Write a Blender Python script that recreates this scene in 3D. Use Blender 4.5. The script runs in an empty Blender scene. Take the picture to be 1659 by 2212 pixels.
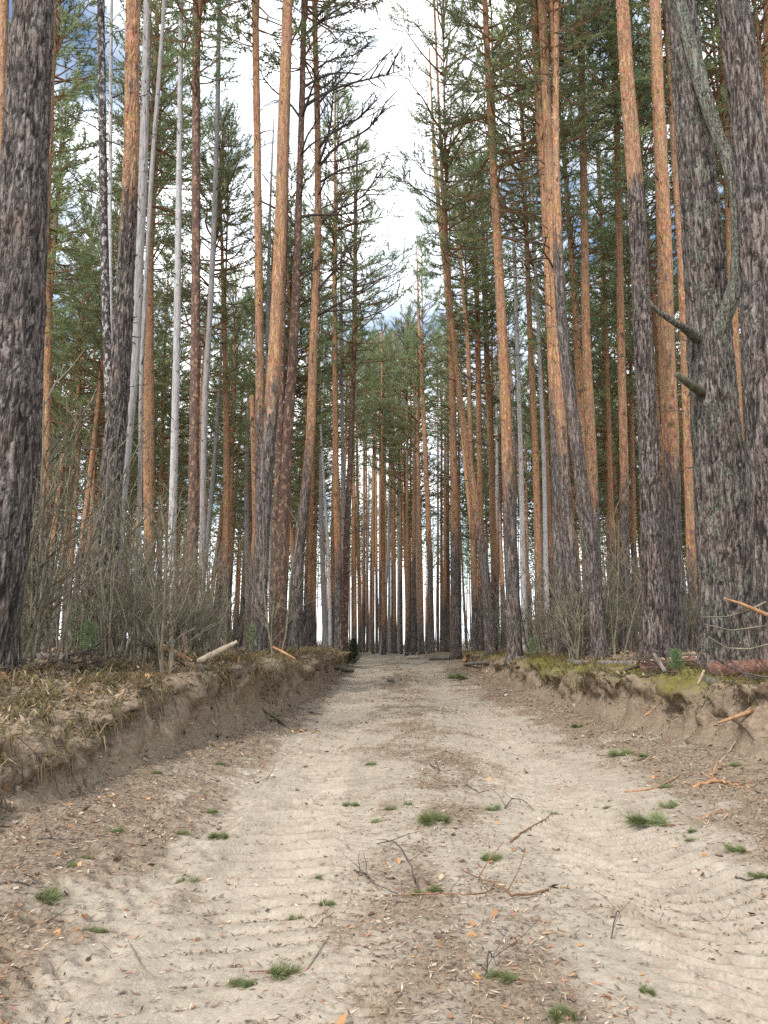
import bpy, math, random
import numpy as np
from mathutils import Vector, Matrix, Euler

random.seed(7)
RNG = np.random.default_rng(11)
scene = bpy.context.scene
COL = scene.collection

# ------------------------------------------------------------------ camera, sky, sun, exposure
EYE = 1.10
TILT = math.radians(10.18)
FD, CXD, CYD = 1609.0, 829.5, 1106.0          # focal length and centre, in photo units (1659 x 2212)
cam_data = bpy.data.cameras.new('camera')
cam_data.sensor_fit = 'VERTICAL'
cam_data.sensor_height = 24.0
cam_data.lens = 24.0 * FD / 2212.0
cam_data.clip_start = 0.05
cam_data.clip_end = 3000.0
cam = bpy.data.objects.new('camera', cam_data)
COL.objects.link(cam)
cam.location = (0, 0, EYE)
cam.rotation_euler = (math.pi / 2 + TILT, 0, 0)
scene.camera = cam

SUN_EL, SUN_AZ = math.radians(42), math.radians(214)   # azimuth clockwise from +Y: behind the camera, a little to the left
world = bpy.data.worlds.new('World')
scene.world = world
world.use_nodes = True
wn, wl = world.node_tree.nodes, world.node_tree.links
wn.clear()
w_out = wn.new('ShaderNodeOutputWorld')
sky = wn.new('ShaderNodeTexSky')
sky.sky_type = 'NISHITA'
sky.sun_disc = False
sky.sun_elevation = SUN_EL
sky.sun_rotation = SUN_AZ
bg_sky = wn.new('ShaderNodeBackground')
bg_sky.inputs[1].default_value = 0.14
wl.new(sky.outputs[0], bg_sky.inputs[0])
bg_cloud = wn.new('ShaderNodeBackground')
bg_cloud.inputs[1].default_value = 1.5
tc = wn.new('ShaderNodeTexCoord')
wmap = wn.new('ShaderNodeMapping')
wmap.inputs['Scale'].default_value = (1.0, 1.0, 2.0)
wmap.inputs['Location'].default_value = (7.3, 1.5, 0.4)
wl.new(tc.outputs['Generated'], wmap.inputs[0])
wnoise = wn.new('ShaderNodeTexNoise')
wnoise.inputs['Scale'].default_value = 3.2
wnoise.inputs['Detail'].default_value = 7
wnoise.inputs['Roughness'].default_value = 0.55
wl.new(wmap.outputs[0], wnoise.inputs['Vector'])
wramp = wn.new('ShaderNodeValToRGB')
wramp.color_ramp.elements[0].position = 0.37
wramp.color_ramp.elements[1].position = 0.52
wl.new(wnoise.outputs[0], wramp.inputs[0])
wn2 = wn.new('ShaderNodeTexNoise')
wn2.inputs['Scale'].default_value = 5.5
wn2.inputs['Detail'].default_value = 6
wl.new(wmap.outputs[0], wn2.inputs['Vector'])
wramp2 = wn.new('ShaderNodeValToRGB')
wramp2.color_ramp.elements[0].position = 0.36
wramp2.color_ramp.elements[0].color = (0.40, 0.46, 0.54, 1)
wramp2.color_ramp.elements[1].position = 0.60
wramp2.color_ramp.elements[1].color = (0.98, 0.99, 1.0, 1)
wl.new(wn2.outputs[0], wramp2.inputs[0])
wl.new(wramp2.outputs[0], bg_cloud.inputs[0])
wmix = wn.new('ShaderNodeMixShader')
wl.new(wramp.outputs[0], wmix.inputs[0])
wl.new(bg_sky.outputs[0], wmix.inputs[1])
wl.new(bg_cloud.outputs[0], wmix.inputs[2])
wl.new(wmix.outputs[0], w_out.inputs[0])

sun_data = bpy.data.lights.new('sun', 'SUN')
sun_data.energy = 2.4
sun_data.angle = math.radians(11)
sun_data.color = (1.0, 0.95, 0.88)
sun = bpy.data.objects.new('sun', sun_data)
COL.objects.link(sun)
sun.location = (-10, -20, 40)
sd = Vector((math.sin(SUN_AZ) * math.cos(SUN_EL), math.cos(SUN_AZ) * math.cos(SUN_EL), math.sin(SUN_EL)))
sun.rotation_euler = sd.to_track_quat('Z', 'Y').to_euler()

scene.view_settings.view_transform = 'Standard'
scene.view_settings.look = 'None'
scene.view_settings.gamma = 1
scene.view_settings.use_curve_mapping = False
scene.view_settings.exposure = 0.8
scene.render.engine = 'CYCLES'
scene.cycles.use_denoising = False
scene.cycles.max_bounces = 6
scene.cycles.diffuse_bounces = 3
scene.cycles.glossy_bounces = 2
scene.cycles.transmission_bounces = 3
scene.cycles.caustics_reflective = False
scene.cycles.caustics_refractive = False


# ------------------------------------------------------------------ numeric helpers
def _hash(ix, iy, iz, seed):
    h = (ix.astype(np.int64) * 374761393 + iy.astype(np.int64) * 668265263 +
         iz.astype(np.int64) * 2147483647 + seed * 974634777) & 0xFFFFFFFF
    h = ((h ^ (h >> 13)) * 1274126177) & 0xFFFFFFFF
    h = h ^ (h >> 16)
    return (h & 0xFFFFFF) / float(0xFFFFFF)


def vnoise(x, y, z=0.0, seed=0):
    x, y, z = np.broadcast_arrays(np.asarray(x, float), np.asarray(y, float), np.asarray(z, float))
    ix, iy, iz = np.floor(x), np.floor(y), np.floor(z)
    fx, fy, fz = x - ix, y - iy, z - iz
    fx, fy, fz = fx * fx * (3 - 2 * fx), fy * fy * (3 - 2 * fy), fz * fz * (3 - 2 * fz)
    r = 0
    for dx in (0, 1):
        for dy in (0, 1):
            for dz in (0, 1):
                w = (fx if dx else 1 - fx) * (fy if dy else 1 - fy) * (fz if dz else 1 - fz)
                r = r + w * _hash(ix + dx, iy + dy, iz + dz, seed)
    return r


def fbm(x, y, z=0.0, oct=4, seed=0):
    a, s, r = 0.5, 0.0, 0
    for o in range(oct):
        f = 2.0 ** o
        r = r + a * vnoise(np.asarray(x) * f, np.asarray(y) * f, np.asarray(z) * f, seed + o * 17)
        s += a
        a *= 0.5
    return r / s


def sstep(a, b, x):
    t = np.clip((np.asarray(x, float) - a) / (b - a), 0, 1)
    return t * t * (3 - 2 * t)


# ------------------------------------------------------------------ the lie of the land
def road_rise(y):
    return 0.5 * sstep(8.0, 40.0, y)


def foot_left(y):
    return (np.interp(y, [-4, 3, 5.1, 7.6, 10.3, 17, 26, 45, 70], [-2.15, -2.1, -2.0, -1.9, -1.55, -1.38, -1.3, -1.3, -1.6])
            + 0.22 * (fbm(np.asarray(y) * 0.9, 3.3, oct=3, seed=5) - 0.5))


def foot_right(y):
    return (np.interp(y, [-4, 3, 6.2, 7.75, 10.7, 17, 26, 40, 70], [3.3, 3.25, 3.2, 3.0, 2.8, 2.8, 3.0, 3.5, 4.2])
            + 0.25 * (fbm(np.asarray(y) * 0.8, 8.3, oct=3, seed=6) - 0.5))


def H(x, y, fine=True):
    x, y = np.broadcast_arrays(np.asarray(x, float), np.asarray(y, float))
    zr = road_rise(y)
    xl, xr = foot_left(y), foot_right(y)
    # road cross-section: two wheel ruts, a low crown, verges that climb towards the banks
    rutl = np.exp(-((x + 0.57) / 0.34) ** 2)
    rutr = np.exp(-((x - 1.38) / 0.42) ** 2)
    z = zr - 0.055 * rutl - 0.07 * rutr
    z = z + 0.13 * sstep(-0.95, -2.0, x) + 0.16 * sstep(1.85, 3.1, x)
    z = z + 0.05 * (fbm(x * 0.8, y * 0.5, seed=2) - 0.5)
    # left bank
    wl_ = np.interp(y, [3, 7, 9, 60], [0.50, 0.50, 0.42, 0.6]) * (0.8 + 0.5 * vnoise(y * 1.3, 0.0, seed=9))
    tl = xl - x
    ztop = np.interp(y, [2, 5, 6.5, 8.5, 11, 30, 42, 70], [0.50, 0.54, 0.64, 0.80, 0.87, 0.88, 0.72, 0.55])
    ztop = ztop + 0.14 * (fbm(x * 1.1, y * 1.1, seed=21) - 0.5)
    floor = 0.95 + 0.10 * (fbm(x * 0.35, y * 0.35, seed=31) - 0.5)
    floor = floor + (0.6 - floor) * sstep(45, 62, y) * np.exp(-(np.clip(np.abs(x) - 3, 0, None) / 7) ** 2)
    up = sstep(0, 1, tl / wl_) ** 0.8
    up2 = sstep(0, 1, (tl - wl_) / 1.7)
    zl = ztop + (floor - ztop) * up2
    # right bank
    wr_ = 0.40 * (0.8 + 0.5 * vnoise(y * 1.2, 4.0, seed=10))
    tr = x - xr
    ztop_r = np.interp(y, [2, 6, 12, 30, 42, 70], [0.68, 0.72, 0.74, 0.80, 0.70, 0.55])
    ztop_r = ztop_r + 0.16 * (fbm(x * 1.2, y * 1.2, seed=22) - 0.5)
    upr = sstep(0, 1, tr / wr_) ** 0.8
    upr2 = sstep(0, 1, (tr - wr_) / 2.2)
    zrr = ztop_r + (floor - ztop_r) * upr2
    z = np.where(tl > 0, z + (zl - z) * up, z)
    z = np.where(tr > 0, z + (zrr - z) * upr, z)
    if fine:
        side = np.maximum(np.clip(tl / 0.5, 0, 1), np.clip(tr / 0.5, 0, 1))
        z = z + side * 0.12 * (fbm(x * 4, y * 4, seed=41) - 0.5)
        verge = np.maximum(sstep(-0.9, -1.5, x), sstep(2.0, 2.6, x))
        crown = np.exp(-((x - 0.35) / 0.35) ** 2)
        rough = 0.35 + 0.9 * verge + 0.3 * crown
        z = z + (rough - 0.25 * np.maximum(rutl, rutr)) * 0.055 * (fbm(x * 6, y * 6, seed=43) - 0.5) + 0.012 * (fbm(x * 19, y * 19, oct=2, seed=44) - 0.5)
        near = 1 - sstep(24, 34, y)
        wob = 0.05 * (fbm(x * 2.2, y * 1.6, seed=50) - 0.5)
        far_ = np.clip(5.5 / np.maximum(y, 1.0), 0.2, 1.0)
        chip = 0.7 + 0.6 * vnoise(x * 5, y * 7.4, seed=56)
        # big-lug tread of the left rut
        u = (x + 0.62 - 0.06 * np.sin(y * 0.55)) / 0.33
        m = sstep(1.15, 0.85, np.abs(u)) * near
        m = m * sstep(2.6, 4.2, y + 0.5 * (vnoise(x * 3, y * 3, seed=58) - 0.5))
        ph = (y + 0.10 * u * u - 0.07 * u + wob * 0.6) / 0.15
        fr = ph % 1.0
        lug = sstep(0.0, 0.14, fr) * (1 - sstep(0.40, 1.0, fr))
        wear = 0.45 + 0.95 * vnoise(x * 1.4, y * 1.2, seed=52)
        z = z + m * far_ * (0.058 * wear * chip * lug - 0.022) + 0.014 * sstep(0.35, 0.0, np.abs(np.abs(u) - 1.12)) * near
        # finer car tread beside it
        u = (x + 0.10 - 0.05 * np.sin(y * 0.7 + 1)) / 0.11
        m = sstep(1.2, 0.8, np.abs(u)) * near * sstep(0.35, 0.6, vnoise(y * 0.5, 1.0, seed=53))
        lug = np.abs((((y + 0.03 * u) / 0.07) % 1.0) - 0.5) * 2
        z = z - m * 0.014 * sstep(0.25, 0.7, lug)
        # right rut
        u = (x - 1.40 - 0.10 * np.sin(y * 0.4 + 2)) / 0.42
        m = sstep(1.15, 0.8, np.abs(u)) * near
        ph = (y - 0.09 * u * u - 0.10 * np.abs(u) + wob) / 0.12
        fr = ph % 1.0
        lug = sstep(0.0, 0.16, fr) * (1 - sstep(0.40, 1.0, fr))
        wear = 0.3 + 1.0 * vnoise(x * 1.7, y * 0.9, seed=54)
        z = z + m * far_ * (0.042 * wear * chip * lug - 0.016)
        # older trodden dimples along the left verge
        u = (x + 1.25) / 0.32
        m = sstep(1.2, 0.6, np.abs(u)) * (1 - sstep(9, 14, y))
        d1 = np.sin(y / 0.19 * 2 * math.pi + 9 * vnoise(x * 3, y * 3, seed=59)) * np.sin(x / 0.17 * 2 * math.pi + 9 * vnoise(x * 3, y * 2, seed=60))
        z = z - m * 0.04 * sstep(0.15, 0.8, d1)
    return z


def Hs(x, y, fine=True):
    return float(H(np.array([x]), np.array([y]), fine)[0])


def ray(X, Y):
    xc, yc = (X - CXD) / FD, (CYD - Y) / FD
    return Vector((xc, math.cos(TILT) - yc * math.sin(TILT), math.sin(TILT) + yc * math.cos(TILT)))


def at(X, Y, d):
    """point seen at photo position (X, Y) that stands d metres down the road; also metres per photo unit there"""
    r = ray(X, Y)
    t = d / r.y
    return Vector((0, 0, EYE)) + r * t, t / FD


_T = np.exp(np.linspace(math.log(2.2), math.log(70), 1400))


def hit(X, Y):
    """where the sight line through (X, Y) meets the ground"""
    r = ray(X, Y)
    p = np.array([[0, 0, EYE]]) + _T[:, None] * np.array([[r.x, r.y, r.z]])
    below = p[:, 2] < H(p[:, 0], p[:, 1], False)
    k = int(np.argmax(below)) if below.any() else len(_T) - 1
    q = p[k]
    return Vector((q[0], q[1], Hs(q[0], q[1]))), _T[k] / FD


# ------------------------------------------------------------------ mesh helpers
class MB:
    def __init__(self):
        self.v, self.f, self.n = [], [], 0
        self.fm, self.att = [], []

    def add(self, v, f, mat=0, att=None):
        v = np.asarray(v, float).reshape(-1, 3)
        f = np.asarray(f, int)
        if f.shape[1] == 3:
            f = np.concatenate([f, -np.ones((len(f), 1), int)], 1)
        self.v.append(v)
        self.f.append(np.where(f >= 0, f + self.n, -1))
        self.fm.append(np.full(len(f), mat, int))
        if att is None:
            att = np.zeros((len(v), 3))
        att = np.asarray(att, float)
        if att.ndim == 1:
            att = np.tile(att, (len(v), 1))
        self.att.append(att)
        self.n += len(v)

    def mesh(self, name, mats, smooth=True, attname='tint'):
        v = np.concatenate(self.v)
        f = np.concatenate(self.f)
        fm = np.concatenate(self.fm)
        a = np.concatenate(self.att)
        return make_mesh(name, v, f, mats, fm, smooth, {attname: a})


def make_mesh(name, v, f, mats, fm=None, smooth=True, atts=None):
    me = bpy.data.meshes.new(name)
    ln = (f >= 0).sum(1)
    loops = f[f >= 0]
    me.vertices.add(len(v))
    me.vertices.foreach_set('co', v.astype(np.float32).ravel())
    me.loops.add(len(loops))
    me.loops.foreach_set('vertex_index', loops.astype(np.int32))
    me.polygons.add(len(f))
    st = np.concatenate([[0], np.cumsum(ln)[:-1]]).astype(np.int32)
    me.polygons.foreach_set('loop_start', st)
    for m in mats:
        me.materials.append(m)
    if fm is not None and len(mats) > 1:
        me.polygons.foreach_set('material_index', fm.astype(np.int32))
    me.polygons.foreach_set('use_smooth', np.full(len(f), smooth, bool))
    for k, a in (atts or {}).items():
        a = np.asarray(a, float)
        if a.ndim == 2:
            at_ = me.attributes.new(k, 'FLOAT_VECTOR', 'POINT')
            at_.data.foreach_set('vector', a.astype(np.float32).ravel())
        else:
            at_ = me.attributes.new(k, 'FLOAT', 'POINT')
            at_.data.foreach_set('value', a.astype(np.float32))
    me.update(calc_edges=True)
    me.validate()
    return me


def link(name, me, parent=None, loc=None, rot=None, sc=None):
    o = bpy.data.objects.new(name, me)
    COL.objects.link(o)
    if parent is not None:
        o.parent = parent
    if loc is not None:
        o.location = loc
    if rot is not None:
        o.rotation_euler = rot
    if sc is not None:
        o.scale = (sc, sc, sc) if isinstance(sc, (int, float)) else sc
    return o


def tag(o, label=None, cat=None, group=None, kind=None):
    if label:
        o['label'] = label
    if cat:
        o['category'] = cat
    if group:
        o['group'] = group
    if kind:
        o['kind'] = kind
    return o


def thing(name, loc, label, cat, group=None):
    o = bpy.data.objects.new(name, None)
    COL.objects.link(o)
    o.empty_display_size = 0.2
    o.location = loc
    return tag(o, label, cat, group)


def frames(p):
    """a smoothly turning cross-section frame along a polyline"""
    p = np.asarray(p, float)
    t = np.gradient(p, axis=0)
    t /= np.linalg.norm(t, axis=1)[:, None] + 1e-9
    ref = np.array([0.0, 0.0, 1.0]) if abs(t[:, 2].mean()) < 0.8 else np.array([1.0, 0.0, 0.0])
    a = np.cross(t, ref)
    a /= np.linalg.norm(a, axis=1)[:, None] + 1e-9
    b = np.cross(t, a)
    return t, a, b


def tube(p, r, sides=5, cap=True, disp=None):
    p = np.asarray(p, float)
    r = np.asarray(r, float)
    t, a, b = frames(p)
    n = len(p)
    th = np.linspace(0, 2 * math.pi, sides, endpoint=False)
    rr = np.repeat(r[:, None], sides, 1)
    if disp is not None:
        rr = rr + disp
    v = p[:, None, :] + rr[:, :, None] * (np.cos(th)[None, :, None] * a[:, None, :] + np.sin(th)[None, :, None] * b[:, None, :])
    v = v.reshape(-1, 3)
    i = np.arange(n - 1)[:, None] * sides
    j = np.arange(sides)[None, :]
    j2 = (j + 1) % sides
    f = np.stack([i + j, i + j2, i + sides + j2, i + sides + j], -1).reshape(-1, 4)
    if cap:
        v = np.concatenate([v, p[[-1]] + t[[-1]] * r[-1] * 0.4, p[[0]] - t[[0]] * r[0] * 0.2])
        e = n * sides
        base = (n - 1) * sides
        k = np.arange(sides)
        k2 = (k + 1) % sides
        f1 = np.stack([base + k, base + k2, np.full(sides, e), np.full(sides, -1)], 1)
        f0 = np.stack([k2, k, np.full(sides, e + 1), np.full(sides, -1)], 1)
        f = np.concatenate([f, f1, f0])
    return v, f


def rot_to(d):
    return Vector(d).to_track_quat('Z', 'Y').to_matrix()


# ------------------------------------------------------------------ materials
class NT:
    def __init__(self, name):
        self.m = bpy.data.materials.new(name)
        self.m.use_nodes = True
        self.n, self.l = self.m.node_tree.nodes, self.m.node_tree.links
        self.n.clear()
        self.out = self.n.new('ShaderNodeOutputMaterial')
        self.p = self.n.new('ShaderNodeBsdfPrincipled')
        self.p.inputs['Roughness'].default_value = 0.9
        self.p.inputs['Specular IOR Level'].default_value = 0.2
        self.l.new(self.p.outputs[0], self.out.inputs[0])

    def put(self, sock, val):
        if isinstance(val, (int, float)):
            sock.default_value = val
        elif isinstance(val, (tuple, list)):
            if len(val) == 3 and sock.type == 'RGBA':
                val = (*val, 1)
            sock.default_value = val
        else:
            self.l.new(val, sock)

    def coord(self, scale=(1, 1, 1), rnd=True, kind='Object'):
        c = self.n.new('ShaderNodeTexCoord').outputs[kind]
        if rnd:
            oi = self.n.new('ShaderNodeObjectInfo').outputs['Random']
            mul = self.math('MULTIPLY', oi, 57.0)
            add = self.n.new('ShaderNodeVectorMath')
            add.operation = 'ADD'
            self.l.new(c, add.inputs[0])
            self.l.new(mul, add.inputs[1])
            c = add.outputs[0]
        v = self.n.new('ShaderNodeVectorMath')
        v.operation = 'MULTIPLY'
        self.l.new(c, v.inputs[0])
        v.inputs[1].default_value = scale
        return v.outputs[0]

    def noise(self, vec, scale, detail=4, rough=0.55, dist=0.0):
        n = self.n.new('ShaderNodeTexNoise')
        self.l.new(vec, n.inputs['Vector'])
        n.inputs['Scale'].default_value = scale
        n.inputs['Detail'].default_value = detail
        n.inputs['Roughness'].default_value = rough
        n.inputs['Distortion'].default_value = dist
        return n.outputs[0]

    def voro(self, vec, scale, feature='F1', out='Distance', rnd=1.0):
        n = self.n.new('ShaderNodeTexVoronoi')
        n.feature = feature
        self.l.new(vec, n.inputs['Vector'])
        n.inputs['Scale'].default_value = scale
        n.inputs['Randomness'].default_value = rnd
        return n.outputs[out]

    def ramp(self, fac, stops):
        r = self.n.new('ShaderNodeValToRGB')
        e = r.color_ramp.elements
        while len(e) < len(stops):
            e.new(0.5)
        for k, (pos, c) in enumerate(stops):
            e[k].position = pos
            e[k].color = (*c, 1) if isinstance(c, (tuple, list)) else (c, c, c, 1)
        self.l.new(fac, r.inputs[0])
        return r.outputs[0]

    def mix(self, fac, a, b, mode='MIX'):
        m = self.n.new('ShaderNodeMix')
        m.data_type = 'RGBA'
        m.blend_type = mode
        self.put(m.inputs[0], fac)
        self.put(m.inputs[6], a)
        self.put(m.inputs[7], b)
        return m.outputs[2]

    def math(self, op, a, b=0.0, clamp=False):
        m = self.n.new('ShaderNodeMath')
        m.operation = op
        m.use_clamp = clamp
        self.put(m.inputs[0], a)
        self.put(m.inputs[1], b)
        return m.outputs[0]

    def attr(self, name, out='Fac'):
        a = self.n.new('ShaderNodeAttribute')
        a.attribute_name = name
        return a.outputs[out]

    def bump(self, h, strength=0.5, dist=0.02):
        b = self.n.new('ShaderNodeBump')
        b.inputs['Strength'].default_value = strength
        b.inputs['Distance'].default_value = dist
        self.l.new(h, b.inputs['Height'])
        self.l.new(b.outputs[0], self.p.inputs['Normal'])


def mat_bark(name, lichen=0.0, lo=0.50):
    t = NT(name)
    c0 = t.coord((1, 1, 0.13))
    c1 = t.coord((1, 1, 0.35))
    c2 = t.coord((1, 1, 0.7))
    fur = t.noise(c0, 17, 4, 0.6, 0.8)
    edge = t.math('ABSOLUTE', t.math('SUBTRACT', fur, 0.5))
    n1 = t.noise(c1, 24, 4, 0.65, 0.5)
    n2 = t.noise(c2, 48, 3, 0.6)
    big = t.noise(c2, 2.2, 3)
    # old grey-brown furrowed bark
    dark = t.ramp(n1, [(0.30, (0.07, 0.057, 0.051)), (0.48, (0.165, 0.137, 0.123)), (0.64, (0.27, 0.232, 0.21)), (0.82, (0.41, 0.365, 0.33))])
    dark = t.mix(t.ramp(big, [(0.45, 0.0), (0.75, 0.5)]), dark, (0.20, 0.13, 0.10))
    dark = t.mix(t.ramp(n2, [(0.60, 0.0), (0.70, 0.55)]), dark, (0.27, 0.24, 0.22))
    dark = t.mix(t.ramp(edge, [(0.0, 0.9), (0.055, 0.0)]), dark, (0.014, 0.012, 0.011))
    # papery orange bark higher up
    scale = t.voro(c2, 20, 'F1', 'Color')
    orange = t.ramp(n1, [(0.28, (0.21, 0.105, 0.058)), (0.45, (0.41, 0.215, 0.112)), (0.62, (0.55, 0.315, 0.172)), (0.82, (0.66, 0.47, 0.31))])
    orange = t.mix(0.30, orange, scale, 'SOFT_LIGHT')
    orange = t.mix(t.ramp(n2, [(0.58, 0.0), (0.70, 0.7)]), orange, (0.55, 0.41, 0.31))
    orange = t.mix(t.ramp(n2, [(0.30, 0.7), (0.40, 0.0)]), orange, (0.13, 0.065, 0.04))
    orange = t.mix(t.ramp(t.noise(c2, 5, 4), [(0.60, 0.0), (0.70, 0.85)]), orange, (0.085, 0.062, 0.055))
    orange = t.mix(t.ramp(t.noise(c2, 1.1, 3), [(0.38, 0.0), (0.68, 0.6)]), orange, (0.37, 0.235, 0.155))
    fac = t.attr('bark')
    fac = t.ramp(t.math('ADD', fac, t.math('MULTIPLY', t.math('SUBTRACT', t.noise(c2, 9, 4), 0.5), 1.1)), [(0.27, 0.0), (0.78, 1.0)])
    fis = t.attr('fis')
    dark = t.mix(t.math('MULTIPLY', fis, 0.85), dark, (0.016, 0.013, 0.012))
    colr = t.mix(fac, dark, orange)
    if lichen > 0:
        ln = t.noise(c2, 5.5, 5, 0.7)
        lf = t.ramp(t.noise(c2, 42, 3), [(0.45, 0.0), (0.6, 1.0)])
        lm = t.math('MULTIPLY', t.ramp(ln, [(lo, 0.0), (lo + 0.12, lichen)]), lf)
        colr = t.mix(lm, colr, (0.20, 0.235, 0.175))
    t.l.new(colr, t.p.inputs['Base Color'])
    h = t.math('ADD', t.math('MULTIPLY', t.ramp(edge, [(0.0, 0.0), (0.1, 1.0)]), 0.9), n1)
    h = t.math('ADD', h, t.math('MULTIPLY', n2, 0.35))
    t.bump(h, 0.9, 0.03)
    return t.m


def mat_dead(name, c_lo, c_mid, c_hi, peel=None):
    t = NT(name)
    c1 = t.coord((1, 1, 0.10))
    c2 = t.coord((1, 1, 0.5))
    n1 = t.noise(c1, 40, 4, 0.6)
    col_ = t.ramp(n1, [(0.25, c_lo), (0.5, c_mid), (0.75, c_hi)])
    col_ = t.mix(t.ramp(t.noise(c2, 12, 4), [(0.62, 0.0), (0.70, 0.85)]), col_, (0.05, 0.043, 0.04))
    h = n1
    if peel:
        pn = t.noise(c2, 13, 5, 0.7)
        pm = t.ramp(pn, [(0.44, 0.0), (0.50, 1.0)])
        bark = t.ramp(t.noise(c2, 30, 4), [(0.3, tuple(0.4 * x for x in peel)), (0.7, peel)])
        col_ = t.mix(pm, col_, bark)
        h = t.math('ADD', h, pm)
    t.l.new(col_, t.p.inputs['Base Color'])
    t.bump(h, 0.7, 0.02)
    return t.m


def mat_tint(name, rough=0.85, trans=0.0, spec=0.2):
    """colour carried by the little pieces themselves (leaf, blade, needle)"""
    t = NT(name)
    c = t.attr('tint', 'Color')
    t.l.new(c, t.p.inputs['Base Color'])
    t.p.inputs['Roughness'].default_value = rough
    t.p.inputs['Specular IOR Level'].default_value = spec
    if trans:
        tr = t.n.new('ShaderNodeBsdfTranslucent')
        t.l.new(c, tr.inputs[0])
        ms = t.n.new('ShaderNodeMixShader')
        ms.inputs[0].default_value = trans
        t.l.new(t.p.outputs[0], ms.inputs[1])
        t.l.new(tr.outputs[0], ms.inputs[2])
        t.l.new(ms.outputs[0], t.out.inputs[0])
    return t.m


def mat_needle(name):
    t = NT(name)
    c = t.attr('tint', 'Color')
    oi = t.n.new('ShaderNodeObjectInfo').outputs['Random']
    hs = t.n.new('ShaderNodeHueSaturation')
    t.l.new(c, hs.inputs['Color'])
    t.l.new(t.math('ADD', t.math('MULTIPLY', oi, 0.05), 0.475), hs.inputs['Hue'])
    t.l.new(t.math('ADD', t.math('MULTIPLY', oi, 0.5), 0.75), hs.inputs['Value'])
    t.l.new(hs.outputs[0], t.p.inputs['Base Color'])
    t.p.inputs['Roughness'].default_value = 0.55
    t.p.inputs['Specular IOR Level'].default_value = 0.35
    tr = t.n.new('ShaderNodeBsdfTranslucent')
    t.l.new(hs.outputs[0], tr.inputs[0])
    ms = t.n.new('ShaderNodeMixShader')
    ms.inputs[0].default_value = 0.5
    t.l.new(t.p.outputs[0], ms.inputs[1])
    t.l.new(tr.outputs[0], ms.inputs[2])
    t.l.new(ms.outputs[0], t.out.inputs[0])
    return t.m


def mat_ground(name, sandy):
    t = NT(name)
    c = t.coord((1, 1, 1), rnd=False)
    lit = t.attr('litter')
    moss = t.attr('moss')
    soil = t.attr('soil')
    n1 = t.noise(c, 3.0, 5, 0.6)
    n2 = t.noise(c, 22, 5, 0.7)
    n3 = t.noise(c, 60, 4, 0.6)
    n5 = t.noise(c, 9, 5, 0.65)
    cs = t.coord((1.0, 0.35, 1), rnd=False)
    n4 = t.noise(cs, 55, 4, 0.75, 1.5)
    sand = t.ramp(n3, [(0.28, (0.25, 0.205, 0.155)), (0.46, (0.325, 0.275, 0.215)), (0.7, (0.40, 0.345, 0.275))])
    sand = t.mix(t.ramp(n5, [(0.46, 0.0), (0.66, 0.7)]), sand, (0.235, 0.19, 0.148))
    sand = t.mix(t.ramp(n1, [(0.35, 0.0), (0.7, 0.5)]), sand, (0.45, 0.395, 0.315))
    sand = t.mix(t.ramp(n2, [(0.55, 0.0), (0.75, 0.55)]), sand, (0.24, 0.19, 0.145))
    litc = t.ramp(n4, [(0.25, (0.07, 0.051, 0.035)), (0.42, (0.178, 0.136, 0.096)), (0.58, (0.27, 0.212, 0.152)), (0.78, (0.43, 0.35, 0.26))])
    litc = t.mix(t.ramp(n2, [(0.50, 0.0), (0.72, 0.5)]), litc, (0.205, 0.168, 0.138))
    lf = t.ramp(t.math('ADD', lit, t.math('MULTIPLY', t.math('SUBTRACT', t.math('ADD', t.math('MULTIPLY', n2, 0.6), t.math('MULTIPLY', n3, 0.4)), 0.5), 1.7)), [(0.32, 0.0), (0.72, 1.0)])
    colr = t.mix(lf, sand, litc)
    soilc = t.ramp(n2, [(0.28, (0.06, 0.043, 0.030)), (0.46, (0.19, 0.142, 0.10)), (0.70, (0.36, 0.285, 0.21))])
    colr = t.mix(t.math('MULTIPLY', soil, t.ramp(n1, [(0.25, 0.5), (0.6, 1.0)])), colr, soilc)
    mossc = t.ramp(n2, [(0.3, (0.06, 0.052, 0.016)), (0.7, (0.20, 0.175, 0.055))])
    mf = t.ramp(t.math('ADD', moss, t.math('MULTIPLY', t.math('SUBTRACT', n2, 0.5), 1.0)), [(0.42, 0.0), (0.6, 1.0)])
    colr = t.mix(mf, colr, mossc)
    t.l.new(colr, t.p.inputs['Base Color'])
    t.p.inputs['Specular IOR Level'].default_value = 0.08
    h = t.math('ADD', t.math('MULTIPLY', n2, 0.9), t.math('MULTIPLY', n3, 0.45))
    h = t.math('ADD', h, t.math('MULTIPLY', n4, 0.35))
    t.bump(h, 0.5, 0.03)
    return t.m


def mat_plain(name, lo, hi, scale=20, stretch=(1, 1, 1), bump=0.5, dist=0.01):
    t = NT(name)
    c = t.coord(stretch)
    n = t.noise(c, scale, 5, 0.65)
    t.l.new(t.ramp(n, [(0.28, lo), (0.72, hi)]), t.p.inputs['Base Color'])
    t.bump(n, bump, dist)
    return t.m


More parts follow.
